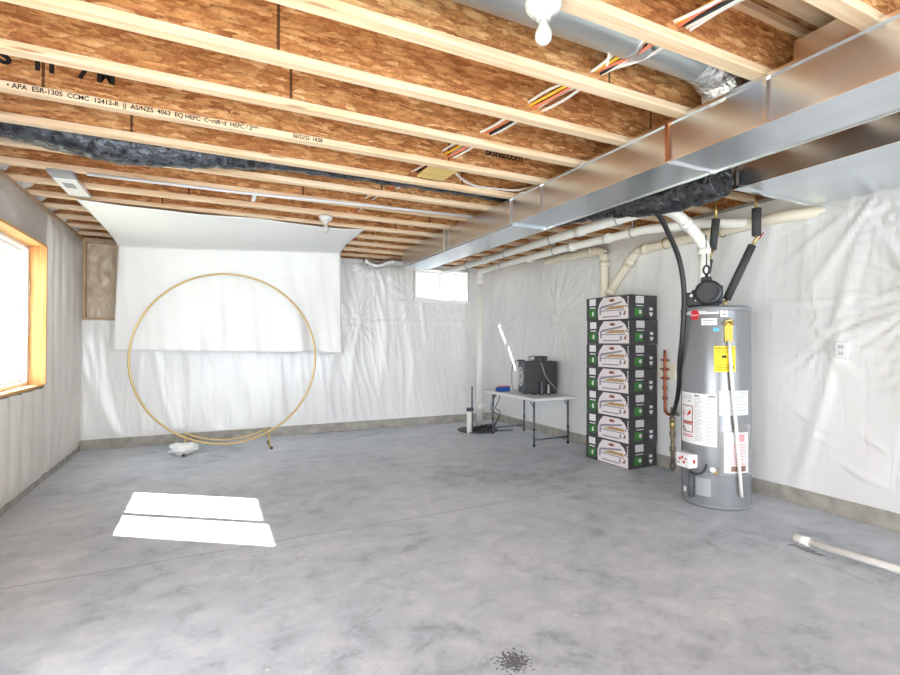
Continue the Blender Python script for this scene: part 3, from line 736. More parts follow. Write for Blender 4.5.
for yy, xx in ((3.7, 3.53), (4.2, 3.503), (5.0, 3.51)): collar(MB(), (xx, yy, 2.285), (0,1,0), .049, .035).build('coupling', 'pvc', t)
for yy, xx in ((3.4, 3.55), (4.5, 3.503), (5.7, 3.54)):
    MB().tube([(xx+.047*math.cos(a), yy, 2.288+.047*math.sin(a)) for a in [2*PI*i/20 for i in range(20)]], .006, 6, closed=True).tube([(xx, yy, 2.335), (xx, yy, ZJ+.002)], .006, 6).build('hanger_strap', 'panel', t)
t = thing('stack_pipe', (3.593, 6.39, 0), 'tall white vertical pipe standing in the back right corner behind the table', 'pipe')
MB().tube([(3.593, 6.39, .01), (3.593, 6.39, 2.20)], .050, 24).build('pipe', 'pvc', t)
mb = MB(); collar(mb, (3.593, 6.39, .30), (0,0,1), .060, .05); mb.build('coupling', 'pvc', t)
mb = MB(); collar(mb, (3.593, 6.39, 2.16), (0,0,1), .058, .04); mb.build('coupling', 'pvc', t)
# cream drain behind the boxes
t = thing('elbow_pipe', (4.0, 4.3, 1.78), 'cream pipe with a right-angle elbow dropping behind the left side of the carton stack', 'pipe')
MB().tube(smooth_path([(4.03, 5.35, 2.335), (4.03, 4.7, 2.325), (4.03, 4.42, 2.318), (4.03, 4.33, 2.30), (4.03, 4.285, 2.255), (4.03, 4.28, 2.17), (4.03, 4.28, 1.45)], 7), .050, 24).build('pipe', 'pvc_cream', t)
mb = MB(); collar(mb, (4.03, 4.28, 2.15), (0,0,1), .058, .03); mb.build('coupling', 'pvc_cream', t)
mb = MB(); collar(mb, (4.03, 4.48, 2.32), (0,1,0), .058, .03); mb.build('coupling', 'pvc_cream', t)
t = thing('sloping_pipe', (4.03, 4.0, 1.8), 'cream pipe slanting up from behind the carton stack, then level along the right wall', 'pipe')
MB().tube(smooth_path([(4.05, 4.24, 1.79), (4.05, 4.06, 1.98), (4.05, 3.90, 2.145), (4.05, 3.83, 2.20), (4.05, 3.74, 2.225), (4.05, 3.2, 2.235), (4.05, 2.5, 2.25), (4.07, 2.32, 2.25), (4.13, 2.16, 2.248), (4.20, 2.02, 2.248)], 6), .047, 24).build('pipe', 'pvc_cream', t)
mb = MB(); collar(mb, (4.05, 3.92, 2.125), (0,-.72,.7), .056, .035); mb.build('coupling', 'pvc_cream', t)
mb = MB(); collar(mb, (4.05, 3.70, 2.228), (0,1,0), .056, .035); mb.build('coupling', 'pvc_cream', t)
mb = MB(); collar(mb, (4.05, 4.2, 1.83), (0,-.72,.7), .056, .03); mb.build('coupling', 'pvc_cream', t)
for yy in (3.45, 2.85):
    MB().tube([(4.05+.053*math.cos(a), yy, 2.238+.053*math.sin(a)) for a in [2*PI*i/18 for i in range(18)]], .006, 6, closed=True).build('hanger_strap', 'brass', t)

# ------------------------------------------------------------------ water heater
TC = Vector((3.607, 2.604, 0)); TR = .246
def cyl(th, z, off=.0025):
    a = math.radians(th); return Vector((TC.x+(TR+off)*math.cos(a), TC.y+(TR+off)*math.sin(a), z))
def patch(mb, th0, th1, z0, z1, off=.0025, skew=0):
    n = max(2, int((th1-th0)/4)); nv = 1
    for i in range(n):
        u0, u1 = i/n, (i+1)/n
        A = [cyl(th0+(th1-th0)*u, z+skew*u, o) for o in (off, 0.0003) for (u, z) in ((u0, z0), (u1, z0), (u1, z1), (u0, z1))]
        v = [mb.bm.verts.new(p) for p in A]
        for q in ((0,1,2,3), (7,6,5,4), (0,4,5,1), (3,2,6,7)): mb.bm.faces.new([v[k] for k in q])
        if i == 0: mb.bm.faces.new([v[k] for k in (0,3,7,4)])
        if i == n-1: mb.bm.faces.new([v[k] for k in (1,5,6,2)])
    return mb
def ctext(name, body, size, th, z, m, parent, off=.0045, sq=1.0):
    def fn(x, y): return cyl(th+math.degrees(x/TR), z+y, off)
    return text_obj(name, body, size, fn, m, parent, sq)
wh = thing('water_heater', tuple(TC), 'tall grey cylindrical gas water heater with yellow and white labels by the right wall', 'water heater')
tank = MB().lathe([(TR-.004, .0), (TR-.001, .006), (TR, .015), (TR, 1.505), (TR-.004, 1.515)], TC, 72).build('tank', 'tank', wh)
MB().lathe([(TR+.003, 1.495), (TR+.004, 1.51), (TR+.001, 1.528), (TR-.012, 1.534), (TR-.03, 1.535), (.05, 1.54)], TC, 72).build('top_cap', 'tanktop', wh)
MB().lathe([(TR, .255), (TR+.003, .257), (TR+.003, .267), (TR, .269)], TC, 72).build('skirt_seam', 'tanktop', wh)
MB().lathe([(TR, .012), (TR+.004, .014), (TR+.004, .028), (TR, .03)], TC, 72).build('base_ring', 'tanktop', wh)
# labels
lb = patch(MB(), 162, 222, 1.470, 1.508).build('name_strip', 'paper2', wh, label='pale name strip round the top')
mb = MB()
disc = [cyl(-177.5+math.degrees(.036*math.cos(a)/TR), 1.466+.040*math.sin(a), .005) for a in [2*PI*i/28 for i in range(28)]]
c0 = mb.bm.verts.new(cyl(-177.5, 1.466, .0055)); vs = [mb.bm.verts.new(p) for p in disc]
for i in range(28): mb.bm.faces.new((c0, vs[i], vs[(i+1) % 28]))
lg = mb.build('logo', 'red', wh, label='round red maker badge')
ctext('lettering', 'Rheem', .024, -177.5-7.6, 1.458, 'paper', lg, .008, .95)
patch(MB(), 202, 220, 1.484, 1.493, .0035).build('print_line', 'greyink', lb)
sq = patch(MB(), -136, -124, 1.445, 1.51).build('sticker', 'paper', wh); 
mb = MB()
for (ta, za, tb, zb) in ((-134, 1.47, -130, 1.492), (-130, 1.492, -126, 1.47)):
    mb.poly([cyl(ta, za, .003), cyl(tb, zb, .003), cyl(tb, zb+.006, .003), cyl(ta, za+.006, .003)], .0008)
patch(mb, -132.5, -127.5, 1.456, 1.472, .0035); mb.build('house_mark', 'greyink', sq)
st = patch(MB(), -166, -141, 1.386, 1.438).build('sticker', 'paper', wh)
patch(MB(), -163, -146, 1.418, 1.425, .0035).build('print_line', 'greyink', st); patch(MB(), -163, -150, 1.399, 1.405, .0035).build('print_line', 'greyink', st)
bl = patch(MB(), -147, -138, 1.338, 1.366).build('sticker', 'sky', wh, label='small light blue energy sticker')
ye = patch(MB(), -146, -112, 1.035, 1.228).build('energy_label', 'yellow', wh, label='yellow energy guide label')
ctext('lettering', 'ENERGYGUIDE', .022, -144.5, 1.203, 'ink', ye)
patch(MB(), -134, -127, 1.14, 1.158, .0035).build('print_block', 'ink', ye); patch(MB(), -143, -124, 1.182, 1.186, .0035).build('print_line', 'ink', ye)
mb = MB()
for i in range(4): patch(mb, -144, -122, 1.092-.013*i, 1.095-.013*i, .0035)
patch(mb, -119.5, -115, 1.055, 1.082, .0035); mb.build('print_lines', 'ink', ye)
# big instruction label
bg = patch(MB(), 144, 218.3, .474, .866, skew=-.004).build('instruction_label', 'paper', wh, label='large white instruction label with red warning boxes')
mb = MB(); random.seed(3)
for c0_, c1_ in ((181, 198), (200, 216)):
    z = .835
    while z > .49:
        patch(mb, c0_, c0_+(c1_-c0_)*random.uniform(.55, 1), z, z+.003, .0035); z -= .0105
for z in (.84, .828, .815): patch(mb, 150, 176, z, z+.003, .0035)
mb.build('print_lines', 'greyink', bg)
mb = MB(); patch(mb, 181, 190, .842, .85, .0036); patch(mb, 205, 217, .842, .85, .0036); patch(mb, 166, 173, .795, .80, .0036); mb.build('print_lines', 'ink', bg)
for z0, z1, mm in ((.635, .765, 'orange'), (.555, .622, 'orange')):
    mb = MB(); t0, t1 = 150, 178
    patch(mb, t0, t1, z0, z0+.007, .0036); patch(mb, t0, t1, z1-.007, z1, .0036); patch(mb, t0, t0+1.6, z0+.007, z1-.007, .0036); patch(mb, t1-1.6, t1, z0+.007, z1-.007, .0036)
    mb.build('warning_frame', 'brown', bg)
mb = MB(); patch(mb, 150, 178, .625, .634, .0038); patch(mb, 150, 178, .520, .526, .0038); patch(mb, 150, 178, .534, .539, .0038); mb.build('warning_bar', 'red', bg)
mb = MB(); mb.poly([cyl(164, .68, .0037), cyl(174, .705, .0037), cyl(172, .735, .0037), cyl(166, .70, .0037)], .0008); patch(mb, 154, 156, .68, .72, .0037); mb.build('warning_picture', 'red', bg)
mb = MB(); patch(mb, 153, 156, .575, .60, .0037); patch(mb, 157, 160, .565, .578, .0037); mb.build('warning_picture', 'ink', bg)
rl = patch(MB(), -138, -83, .712, .896).build('wiring_label', 'paper2', wh, label='pale grey data label')
mb = MB(); z = .88
while z > .725:
    patch(mb, -136, -136+random.uniform(30, 50), z, z+.0025, .0035); z -= .011
mb.build('print_lines', 'greyink', rl)
# document pouch
pp = patch(MB(), -131, -84, .282, .585, .004).build('document', 'paper', wh, label='folded paper in a clear pouch')
mb = MB(); 
for i in range(3): patch(mb, -112, -96, .54-.012*i, .548-.012*i, .0052)
for i in range(14): patch(mb, -124, -90-(i*7) % 13, .495-.0115*i, .499-.0115*i, .0052)
patch(mb, -113, -95, .52, .57, .0050); mb.build('pink_print', 'pink', pp)
mb = MB(); patch(mb, -120, -107, .295, .335, .0052); patch(mb, -103, -92, .295, .335, .0052); mb.build('dark_print', 'brown', pp)
patch(MB(), -137, -80, .272, .64, .009).build('clear_pouch', 'film', wh)
# control box, front left
fr = math.radians(172)
T = Matrix.Translation(TC) @ Matrix.Rotation(fr, 4, 'Z')
cb = MB().box(TR-.01, TR+.075, -.075, .065, .29, .40, T, bevel=.012).build('gas_valve_box', 'white', wh)
mb = MB(); 
for yy, zz in ((-.03, .355), (.012, .335), (-.005, .37)): mb.box(TR+.0755, TR+.0775, yy-.010, yy+.010, zz-.012, zz+.008, T)
mb.box(TR+.02, TR+.04, .0655, .067, .33, .36, T)
mb.build('warning_print', 'red', cb)
mb = MB()
for yy, zz in ((-.04, .325), (.03, .36)): mb.box(TR+.0755, TR+.0775, yy-.012, yy+.010, zz-.006, zz+.006, T)
mb.build('print_lines', 'greyink', cb)
# side of the box seen from the front carries symbols too
mb = MB(); mb.box(TR+.015, TR+.032, -.0775, -.0755, .335, .36, T); mb.box(TR+.042, TR+.058, -.0775, -.0755, .345, .37, T); mb.box(TR+.04, TR+.055, -.0775, -.0755, .312, .328, T); mb.build('warning_print', 'red', cb)
MB().tube(smooth_path([cyl(176, .30, .03), cyl(181, .265, .045), cyl(190, .255, .04), cyl(198, .275, .03), cyl(201, .31, .025), cyl(202, .335, .012)], 6), .006, 10).build('control_cable', 'black', wh)
MB().tube(smooth_path([cyl(170, .29, .03), cyl(173, .24, .04), cyl(180, .235, .035), cyl(184, .26, .02)], 6), .005, 8).build('control_cable', 'leg', wh)
vl = MB().tube([cyl(-146, .298, -.01), cyl(-146, .298, .045)], .016, 16).tube([cyl(-146, .298, .035), cyl(-143, .282, .06)], .011, 12).build('drain_valve', 'brass', wh)
MB().tube([cyl(-147.5, .31, .044), cyl(-147.5, .31, .055)], .020, 16).build('valve_knob', 'paper2', vl)
patch(MB(), -176, -151, .092, .228, .010).build('burner_panel', 'panel', wh)
MB().tube([cyl(-176+8, .09, .004), cyl(-168, .09, .004)], .001, 6).build('panel_seam', 'tanktop', wh)
MB().tube([cyl(176.5, .07, .018), cyl(176.5, .235, .018)], .022, 18).build('dark_canister', 'dark', wh, label='dark grey cylinder below the gas valve box')
patch(MB(), 153, 160, .08, .12, .0035).build('sticker', 'paper', wh)
# relief-valve tag and white discharge tube
patch(MB(), -130, -117.5, 1.26, 1.40, .012).build('valve_tag', 'yellowtag', wh, label='dull yellow hanging tag')
MB().tube(smooth_path([cyl(-130, 1.385, .012), cyl(-129, 1.412, .025), cyl(-122, 1.42, .028), cyl(-118, 1.39, .014)], 6), .012, 10).build('relief_valve', 'brass', wh)
MB().tube([cyl(-124, 1.27, .022), cyl(-121, 1.0, .024), cyl(-113, .55, .026), cyl(-105.5, .113, .026)], .0125, 14).build('discharge_tube', 'pvc', wh)
# blower on top: local axes, a to the right as seen from the camera, b away
av = Vector((.585, -.811, 0)); bv = Vector((.811, .585, 0))
TL = Matrix.Translation(TC) @ Matrix(((av.x, bv.x, 0, 0), (av.y, bv.y, 0, 0), (0, 0, 1, 0), (0, 0, 0, 1)))
bw = MB().box(-.20, -.085, -.09, .07, 1.538, 1.632, TL, bevel=.012).box(-.165, -.10, -.07, .05, 1.625, 1.675, TL, bevel=.01).build('blower', 'black', wh)
MB().lathe([(.075, -.11), (.098, -.10), (.10, .0), (.098, .05), (.07, .06)], (0,0,0), 36, 'Y', Matrix.Translation(TL @ Vector((-.045, -.02, 1.645))) @ Matrix.Rotation(math.atan2(-bv.x, bv.y), 4, 'Z')).build('scroll_housing', 'black_m', bw)
MB().box(-.115, .04, -.10, .06, 1.538, 1.575, TL, bevel=.008).box(-.10, -.06, -.06, .0, 1.73, 1.76, TL, bevel=.006).build('mounting_base', 'black', bw)
MB().box(-.015, .055, -.115, .0, 1.56, 1.70, TL, bevel=.014).build('outlet_housing', 'black', bw)
MB().box(-.205, -.15, -.105, -.02, 1.60, 1.652, TL, bevel=.008).box(-.15, -.09, -.115, -.03, 1.545, 1.61, TL, bevel=.006).build('motor_block', 'black_m', bw)
MB().box(-.10, -.02, -.075, .02, 1.70, 1.775, TL, bevel=.018).build('duct_hood', 'black_m', bw)
MB().tube(smooth_path([TL @ Vector(p) for p in ((.02, -.118, 1.69), (.035, -.14, 1.64), (.01, -.145, 1.59), (-.03, -.13, 1.57))], 5), .010, 10).build('sensor_hose', 'leg', bw)
pv = TL @ Vector((-.165, -.11, 1.625)); MB().tube([pv, pv-bv*.006], .012, 14).build('pressure_port', 'silver', bw)
for ax, az in ((-.135, 1.585), (-.11, 1.65), (.0, 1.60), (.03, 1.66)):
    q = TL @ Vector((ax, -.12, az)); MB().tube([q, q+bv*.03], .006, 10).build('screw', 'silver', bw)
MB().tube([(VX, VY, 1.66), (VX, VY, 1.72)], .05, 24).build('vent_boot', 'black', bw)
MB().tube([(VX+.052*math.cos(a), VY+.052*math.sin(a), 1.71) for a in [2*PI*i/24 for i in range(24)]], .006, 8, closed=True).build('hose_clamp', 'silver', bw)
# power cord with loop above the blower
c0 = TL @ Vector((-.055, -.06, 1.75)); lp = TL @ Vector((-.058, -.05, 1.83))
pts = [lp + av*.022*math.cos(a) + Vector((0,0,.034*math.sin(a))) for a in [2*PI*i/20 for i in range(20)]]
cd = MB().tube(pts, .008, 8, closed=True).tube(smooth_path([lp+Vector((0,0,.034)), lp+Vector((.0,0,.10)), lp+Vector((-.004,0,.20)), lp+Vector((-.006,0,.28))], 4), .0045, 8).tube([lp-Vector((0,0,.034)), c0], .012, 10).build('power_cord', 'black', wh)

# foam covered water pipes
t = thing('insulated_pipe', (3.70, 2.6, 1.54), 'black foam covered water pipe rising from the right of the water heater top, bent', 'pipe')
A0, A1, A2, A3 = Vector((3.70, 2.57, 1.60)), Vector((3.83, 2.445, 2.02)), Vector((3.853, 2.425, 2.075)), Vector((3.853, 2.425, 2.31))
MB().tube([A0, A1], .030, 20).build('foam_sleeve', 'rubber', t)
MB().tube([A2+Vector((0,0,.02)), A3], .033, 20).build('foam_sleeve', 'rubber', t)
for pa in ([A0-(A1-A0)*.15, A0], [A1, A2, A2+Vector((0,0,.03))], [A3, A3+Vector((0, 0, .10))]): MB().tube(pa, .012, 12).build('copper_core', 'brass', t)
MB().tube([A2+Vector((.0, -.02, -.01)), A2+Vector((.04, -.03, .045))], .0045, 8).build('valve_lever', 'red', t, label='small red valve lever')
t = thing('insulated_pipe', (3.64, 2.72, 1.54), 'black foam covered water pipe behind the white exhaust riser', 'pipe')
MB().tube([(3.66, 2.745, 1.70), (3.70, 2.715, 1.94)], [.035, .024], 18).build('foam_sleeve', 'rubber', t)
MB().tube([(3.715, 2.70, 2.02), (3.735, 2.685, 2.27)], [.028, .032], 18).build('foam_sleeve', 'rubber', t)
for pa in ([(3.655, 2.75, 1.536), (3.66, 2.745, 1.70)], [(3.70, 2.715, 1.94), (3.715, 2.70, 2.02)], [(3.735, 2.685, 2.27), (3.735, 2.685, 2.44)]): MB().tube(pa, .011, 12).build('copper_core', 'brass', t)

# black gas hose, gas riser, copper manifold
o = MB().tube(smooth_path([(2.86, 2.58, 2.23), (3.0, 2.61, 2.19), (3.13, 2.65, 2.10), (3.29, 2.68, 1.91), (3.35, 2.683, 1.66), (3.345, 2.69, 1.35), (3.40, 2.765, 1.10), (3.56, 2.90, .93), (3.72, 3.05, .76), (3.95, 3.28, .59), (4.075, 3.40, .56)], 8), .019, 14)
o = o.build('black_hose', 'cable_b', origin=(3.3, 2.75, 1.5)); tag(o, 'thick black hose curving down from the ceiling past the left side of the water heater', 'hose')
# the riser stands left of the heater
GXp, GYp = 4.075, 3.40
t = thing('gas_riser', (GXp, GYp, 0), 'grey threaded gas pipe standing on the floor left of the water heater', 'pipe')
MB().tube([(GXp, GYp, .0), (GXp, GYp, .62)], .016, 14).build('pipe', 'iron', t)
mb = MB()
for z in (.05, .21, .36, .50): collar(mb, (GXp, GYp, z), (0,0,1), .026, .022)
mb.build('fitting', 'iron', t)
MB().tube([(GXp, GYp, .58), (GXp-.16, GYp-.20, .58)], .013, 12).build('branch', 'iron', t)
MB().tube([(GXp, GYp, .40), (GXp, GYp, .50)], .023, 12).build('brass_union', 'brass', t)
t = thing('copper_manifold', (4.07, 3.44, .55), 'copper pipe with stacked fittings fixed to the wall right of the cartons', 'pipe')
mx, my = 4.075, 3.487
MB().tube(smooth_path([(mx, my, 1.18), (mx, my, .62), (mx, my-.008, .575), (mx, my-.03, .548), (mx, 3.41, .545)], 6), .014, 12).build('pipe', 'copper', t)
mb = MB()
for z in (1.08, .99, .90, .80, .70): collar(mb, (mx, my, z), (0,0,1), .023, .016)
for z in (1.08, .99, .90): mb.tube([(mx, my-.05, z), (mx, my+.05, z)], .009, 10)
mb.build('fitting', 'copper', t)
MB().box(4.092, 4.118, my-.10, my+.10, .90, 1.05).build('backing_board', 'pvc_cream', t)

# wall outlet behind the plastic
t = thing('wall_outlet', (XR-.04, 1.965, 1.20), 'white double wall outlet on the right wall plastic', 'outlet')
MB().box(XR-.052, XR-.036, 1.925, 2.005, 1.142, 1.262, bevel=.004).build('cover_plate', 'white', t)
for z in (1.178, 1.226): 
    r_ = MB().box(XR-.055, XR-.0505, 1.948, 1.982, z-.015, z+.015, bevel=.002).build('socket', 'paper2', t)
    MB().box(XR-.0562, XR-.0552, 1.956, 1.959, z-.006, z+.006).box(XR-.0562, XR-.0552, 1.970, 1.973, z-.006, z+.006).build('slot', 'dark', r_)

# ------------------------------------------------------------------ cartons
BXL, BXR, BYN, BYF, BH = 3.715, 4.095, 3.60, 4.216, .2475
pos = ['topmost', 'second from the top', 'third from the top', 'fourth, in the middle', 'third from the bottom', 'second from the bottom', 'bottom']
def carton(z0, dx, dy, label):
    t = thing('carton', ((BXL+BXR)/2+dx, (BYN+BYF)/2+dy, z0), label, 'box', 'stack of printed cartons')
    x0, x1, y0, y1c = BXL+dx, BXR+dx, BYN+dy, BYF+dy
    MB().box(x0, x1, y0, y1c, z0+.001, z0+BH-.001, bevel=.004).build('carton_body', 'card', t)
    L = y1c-y0
    def front(u, v, off=.0015): return Vector((x0-off, y1c-L*u, z0+BH*v))     # u from far (left in view) to near
    def fr_quad(mb, pts, off=.0015): mb.poly([front(u, v, 0.0002) for u, v in pts], 0); return mb
    def fpoly(mb, pts, off):
        a = [mb.bm.verts.new(front(u, v, off)) for u, v in pts]; mb.bm.faces.new(a); return mb
    art = MB(); fpoly(art, [(.30,.03), (.985,.03), (.985,.45), (.90,.80), (.80,.96), (.42,.96), (.33,.72), (.29,.45)], .0012)
    art.build('picture_panel', 'artwhite', t)
    mb = MB(); fpoly(mb, [(.36,.50), (.84,.68), (.86,.76), (.36,.60)], .0018); fpoly(mb, [(.40,.12), (.78,.12), (.78,.17), (.40,.17)], .0018); fpoly(mb, [(.36,.38), (.90,.38), (.90,.42), (.36,.42)], .0018); fpoly(mb, [(.33,.25), (.37,.25), (.37,.55), (.33,.55)], .0018); fpoly(mb, [(.79,.16), (.83,.16), (.83,.34), (.79,.34)], .0018)
    mb.build('printed_fixture', 'artgrey', t)
    mb = MB(); fpoly(mb, [(.42,.45), (.90,.46), (.88,.58), (.60,.58)], .0021); mb.build('printed_planks', 'tan', t)
    mb = MB(); fpoly(mb, [(.55,.80), (.58,.88), (.66,.88), (.69,.80), (.65,.76), (.59,.76)], .0021); fpoly(mb, [(.87,.18), (.90,.34), (.93,.36), (.92,.20)], .0021); fpoly(mb, [(.91,.50), (.94,.50), (.94,.58), (.91,.58)], .0021); mb.build('printed_emblem', 'brown', t)
    mb = MB(); fpoly(mb, [(.07,.14), (.25,.14), (.25,.50), (.07,.50)], .0015); mb.build('green_square', 'green', t)
    mb = MB(); fpoly(mb, [(.08,.66), (.24,.66), (.24,.95), (.08,.95)], .0015); fpoly(mb, [(.09,.54), (.23,.54), (.23,.59), (.09,.59)], .0015); fpoly(mb, [(.15,.22), (.19,.22), (.19,.40), (.15,.40)], .002); mb.build('white_square', 'paper', t)
    mb = MB()
    for i in range(4): fpoly(mb, [(.965,.55+.10*i), (.985,.55+.10*i), (.985,.62+.10*i), (.965,.62+.10*i)], .0016)
    mb.build('edge_marks', 'paper', t)
    W = x1-x0
    def spoly(mb, pts, off):
        mb.bm.faces.new([mb.bm.verts.new(Vector((x0+W*u, y0-off, z0+BH*v))) for u, v in pts]); return mb
    for nm, q, of in (('white_square', [(.22,.66), (.52,.66), (.52,.95), (.22,.95)], .0015), ('pale_bar', [(.24,.54), (.50,.54), (.50,.58), (.24,.58)], .0015), ('shield_mark', [(.72,.22), (.78,.12), (.84,.22), (.85,.30), (.71,.30)], .0015), ('small_square', [(.72,.38), (.84,.38), (.84,.50), (.72,.50)], .0015), ('pale_mark', [(.34,.24), (.44,.24), (.44,.38), (.34,.38)], .0021)):
        spoly(MB(), q, of).build(nm, 'paper2', t)
    mb = MB(); spoly(mb, [(.18,.12), (.46,.12), (.46,.46), (.18,.46)], .0016); mb.build('green_square', 'green', t)
random.seed(11)
for i in range(7):
    lab = '%s carton of the dark printed stack beside the right wall' % pos[i]
    carton((6-i)*BH, random.uniform(-.007, .007), random.uniform(-.006, .006), lab)

# ------------------------------------------------------------------ folding table and gear
TX0, TX1, TY0, TY1, TZ = 3.42, 4.05, 4.78, 5.95, .590
t = thing('folding_table', ((TX0+TX1)/2, (TY0+TY1)/2, 0), 'low white folding table with grey steel legs against the right wall', 'table')
MB().box(TX0, TX1, TY0, TY1, TZ-.034, TZ, bevel=.008).build('tabletop', 'tabletop', t)
for yy in (TY0+.10, TY1-.12):
    for xx in (TX0+.07, TX1-.05):
        lg = MB().tube([(xx, yy, .012), (xx, yy, TZ-.036)], .0125, 14).build('leg', 'leg', t)
        MB().tube([(xx, yy, 0), (xx, yy, .03)], .016, 12).build('rubber_foot', 'black', lg)
        MB().tube([(xx, yy, .20), (xx, yy, .22)], .0165, 12).build('height_collar', 'black', lg)
    MB().tube([(TX0+.07, yy, .085), (TX1-.05, yy, .085)], .010, 12).build('crossbar', 'leg', t)
    s = 1 if yy < 5 else -1
    for xx in (TX0+.07, TX1-.05):
        MB().tube([(xx, yy, TZ-.13), (xx, yy+.09*s, TZ-.036)], .006, 10).build('brace', 'leg', t)

sd = Vector((.935, -.355, 0)); sn = Vector((.355, .935, 0)); so = Vector((3.60, 5.26, TZ))
SB = Matrix(((sd.x, sn.x, 0, so.x), (sd.y, sn.y, 0, so.y), (0, 0, 1, so.z), (0, 0, 0, 1)))
sb = thing('subwoofer', tuple(so + sd*.21+sn*.15), 'large dark box subwoofer standing on the white folding table', 'speaker')
MB().box(0.014, .43, 0, .30, .006, .42, SB, bevel=.004).build('cabinet', 'sub', sb)
MB().box(0, .014, .0, .30, .006, .42, SB, bevel=.003).build('front_baffle', 'dark', sb)
TF = SB @ Matrix.Translation((0, .15, .22))
MB().lathe([(.125, .0), (.125, -.008), (.108, -.010), (.104, -.004)], (0,0,0), 40, 'X', TF).build('surround', 'paper2', sb)
MB().lathe([(.104, -.003), (.10, -.006), (.05, -.002), (.03, -.008), (.004, -.012)], (0,0,0), 36, 'X', TF).build('cone', 'cone', sb)
for yy in (.03, .27):
    for xx in (.04, .39): MB().lathe([(.015, 0), (.015, .007)], (0,0,0), 12, 'Z', SB @ Matrix.Translation((xx, yy, 0))).build('foot', 'black', sb)
rb = thing('media_receiver', tuple(SB @ Vector((.22, .12, .42))), 'small black receiver unit lying on top of the subwoofer', 'receiver')
MB().box(.11, .33, .06, .20, .436, .486, SB, bevel=.006).build('case', 'black', rb)
MB().box(.105, .112, .065, .195, .43, .48, SB).box(.115, .155, .055, .06, .44, .48, SB).build('end_panel', 'silver', rb)
mb = MB()
for xx in (.13, .31):
    for yy in (.08, .18): mb.box(xx-.008, xx+.008, yy-.008, yy+.008, .421, .437, SB)
mb.build('foot', 'black', rb)
MB().tube(smooth_path([SB @ Vector(p) for p in ((.22, .058, .45), (.225, .03, .425), (.235, -.012, .38), (.28, -.014, .24), (.345, -.014, .15), (.40, -.014, .09), (.44, -.012, .02), (.445, -.02, .008))], 6), .0055, 8).build('cable', 'silver', rb)
cm = thing('clip_camera', tuple(SB @ Vector((-.02, .10, .42))), 'small black gadget on a thin lead perched on the left edge of the subwoofer', 'gadget')
MB().box(-.06, .035, .08, .12, .423, .440, SB, bevel=.005).build('body', 'black', cm)
MB().tube(smooth_path([SB @ Vector(p) for p in ((-.055, .10, .43), (-.10, .11, .40), (-.125, .12, .30), (-.125, .12, .15), (-.12, .12, .08), (-.10, .12, .045))], 6), .004, 8).build('lead', 'black', cm)
def upright(x, dx, lab, w_):
    o = thing('satellite_speaker', tuple(SB @ Vector((x, -.07, 0))), lab, 'speaker', 'little speakers before the subwoofer')
    MB().box(x-w_, x+w_, -.085, -.045, .008, .155+dx, SB, bevel=.006).build('case', 'dark', o)
    MB().box(x-w_-.012, x+w_+.012, -.095, -.035, 0, .008, SB).build('stand', 'black', o)
    MB().box(x-w_+.003, x+w_-.003, -.0865, -.0855, .02, .145+dx, SB).build('grille', 'silver' if dx < 0 else 'dark', o)
upright(.215, .01, 'left of the two slim upright speakers standing before the subwoofer', .016)
upright(.30, -.02, 'right of the two slim upright speakers standing before the subwoofer', .013)
o = MB().box(.09, .16, -.075, -.03, 0, .012, SB, bevel=.005).build('remote_control', 'black', origin=SB @ Vector((.125, -.05, 0))); tag(o, 'small flat black remote lying on the table before the subwoofer', 'remote')
bx = thing('blue_case', (3.58, 5.70, TZ), 'small blue plastic case lying at the far end of the white table', 'case')
MB().box(3.48, 3.66, 5.66, 5.76, TZ, TZ+.052, bevel=.008).build('base', 'blue', bx)
MB().box(3.50, 3.67, 5.665, 5.755, TZ+.052, TZ+.060).build('lid', 'blue', bx)
o = MB().box(3.51, 3.66, 5.67, 5.75, TZ+.060, TZ+.074, bevel=.004).build('pink_pouch', 'pinkp', origin=(3.58, 5.71, TZ+.06)); tag(o, 'small pink pouch lying on the blue case', 'pouch')

# hanging wires and tangle
o = MB().tube(smooth_path([(3.66, 5.93, TZ-.02), (3.67, 5.97, .45), (3.62, 5.98, .33), (3.68, 5.96, .26), (3.60, 5.96, .12), (3.56, 5.95, .01), (3.50, 5.97, .008)], 7), .006, 8).tube(smooth_path([(3.60, 5.93, TZ-.03), (3.57, 5.98, .42), (3.56, 6.0, .30), (3.68, 5.98, .22), (3.62, 5.98, .10), (3.57, 5.97, .008)], 7), .006, 8)
o = o.build('power_leads', 'black', origin=(3.62, 5.95, 0)); tag(o, 'pair of black leads dangling from the far end of the table to the floor', 'cable')
random.seed(5)
mb = MB()
for k in range(4):
    pts = []; ph = random.uniform(0, 6)
    for i in range(15):
        a = ph+i*.62; r = .07+.05*random.random()
        pts.append((3.44+.16*math.cos(a)*(.6+.4*math.sin(k+i))+.02*k, 6.06+.09*math.sin(a), .022+.012*k+.05*max(0, math.sin(a*1.3+k))*(1 if k < 2 else .3)))
    mb.tube(smooth_path(pts, 5), .007, 8)
mb.tube(smooth_path([(3.50, 6.02, .02), (3.56, 5.98, .012), (3.66, 5.95, .01), (3.80, 5.93, .01), (3.87, 5.92, .012)], 6), .007, 8)
o = mb.build('cable_tangle', 'black', origin=(3.44, 6.06, 0)); tag(o, 'tangle of black cables lying on the floor over the dark pit lid', 'cable')
o = MB().lathe([(.29, 0), (.29, .010), (.27, .014), (.02, .015)], (3.44, 6.17, 0), 48).build('sump_lid', 'lid', origin=(3.44, 6.17, 0)); tag(o, 'round dark sump pit lid set in the floor in the back corner', 'lid')
pst = thing('pipe_stub', (3.24, 6.05, 0), 'short white pipe stub with dark cap upright by the pit lid', 'pipe')
MB().tube([(3.225, 6.03, 0), (3.225, 6.03, .325)], .036, 20).build('pipe', 'pvc', pst)
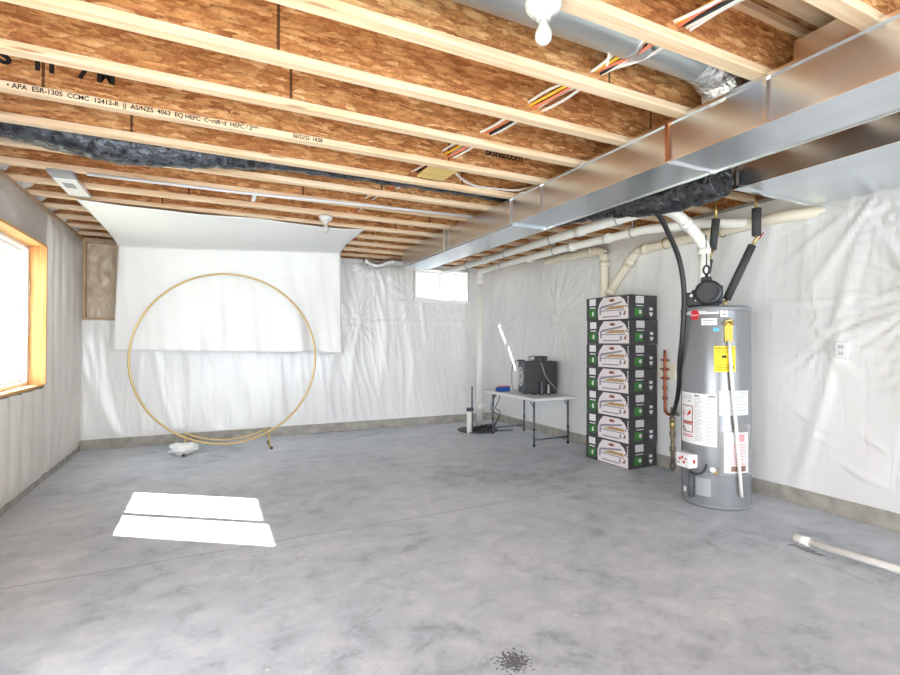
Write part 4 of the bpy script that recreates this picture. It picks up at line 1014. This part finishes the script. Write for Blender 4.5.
MB().tube([(3.225, 6.03, .30), (3.225, 6.03, .345)], .040, 20).box(3.225, 3.29, 6.02, 6.06, .30, .345).build('cap', 'dark', pst)
MB().tube([(3.275, 6.04, .015), (3.275, 6.04, .64)], .011, 12).build('rod', 'leg', pst)

# loose pipe on the floor at right
t = thing('loose_pipe', (3.31, 1.5, 0), 'long thin white plastic pipe lying on the floor at the right edge', 'pipe')
MB().tube([(3.308, 1.79, .030), (3.352, 1.33, .028), (3.47, .2, .026)], .0215, 20).build('tube', 'pvc', t)
MB().tube([(3.303, 1.845, .030), (3.311, 1.765, .030)], .0275, 20).build('coupling', 'pvc', t)

# ------------------------------------------------------------------ light
W = bpy.data.worlds.new('world'); S.world = W; W.use_nodes = True
bgn = W.node_tree.nodes['Background']; bgn.inputs[1].default_value = 1.0
# sky boosted towards the unwalled rear to light the room, softer over the lawn
wt = W.node_tree; wc = wt.nodes.new('ShaderNodeTexCoord'); wx = wt.nodes.new('ShaderNodeSeparateXYZ'); wr = wt.nodes.new('ShaderNodeMapRange'); wr.interpolation_type = 'SMOOTHSTEP'
wr.inputs['From Min'].default_value = .15; wr.inputs['From Max'].default_value = -.55
wm = wt.nodes.new('ShaderNodeMix'); wm.data_type = 'RGBA'
wt.links.new(wc.outputs['Generated'], wx.inputs[0]); wt.links.new(wx.outputs[1], wr.inputs['Value']); wt.links.new(wr.outputs[0], wm.inputs[0])
FRONT, REAR = 1.15, 8.5
wm.inputs[6].default_value = (.90*FRONT, .96*FRONT, 1.0*FRONT, 1); wm.inputs[7].default_value = (.91*REAR, .96*REAR, 1.0*REAR, 1)
wt.links.new(wm.outputs[2], bgn.inputs[0])
sl = bpy.data.lights.new('sun', 'SUN'); sl.energy = 24; sl.angle = math.radians(.53); sl.color = (1, .95, .88)
so_ = bpy.data.objects.new('sun', sl); C.objects.link(so_)
d = Vector((1, -.684, -1.10)).normalized(); so_.rotation_euler = d.to_track_quat('-Z', 'Y').to_euler()
so_.location = (-4, 8, 6)

for o in S.objects:
    if '_o' in o: del o['_o']
S.view_settings.view_transform = 'Standard'; S.view_settings.look = 'None'; S.view_settings.gamma = 1; S.view_settings.use_curve_mapping = False
S.view_settings.exposure = 0.34
S.cycles.max_bounces = 10; S.cycles.diffuse_bounces = 6; S.cycles.glossy_bounces = 4; S.cycles.transparent_max_bounces = 12
S.cycles.caustics_reflective = False; S.cycles.caustics_refractive = False
S.cycles.sample_clamp_indirect = 6
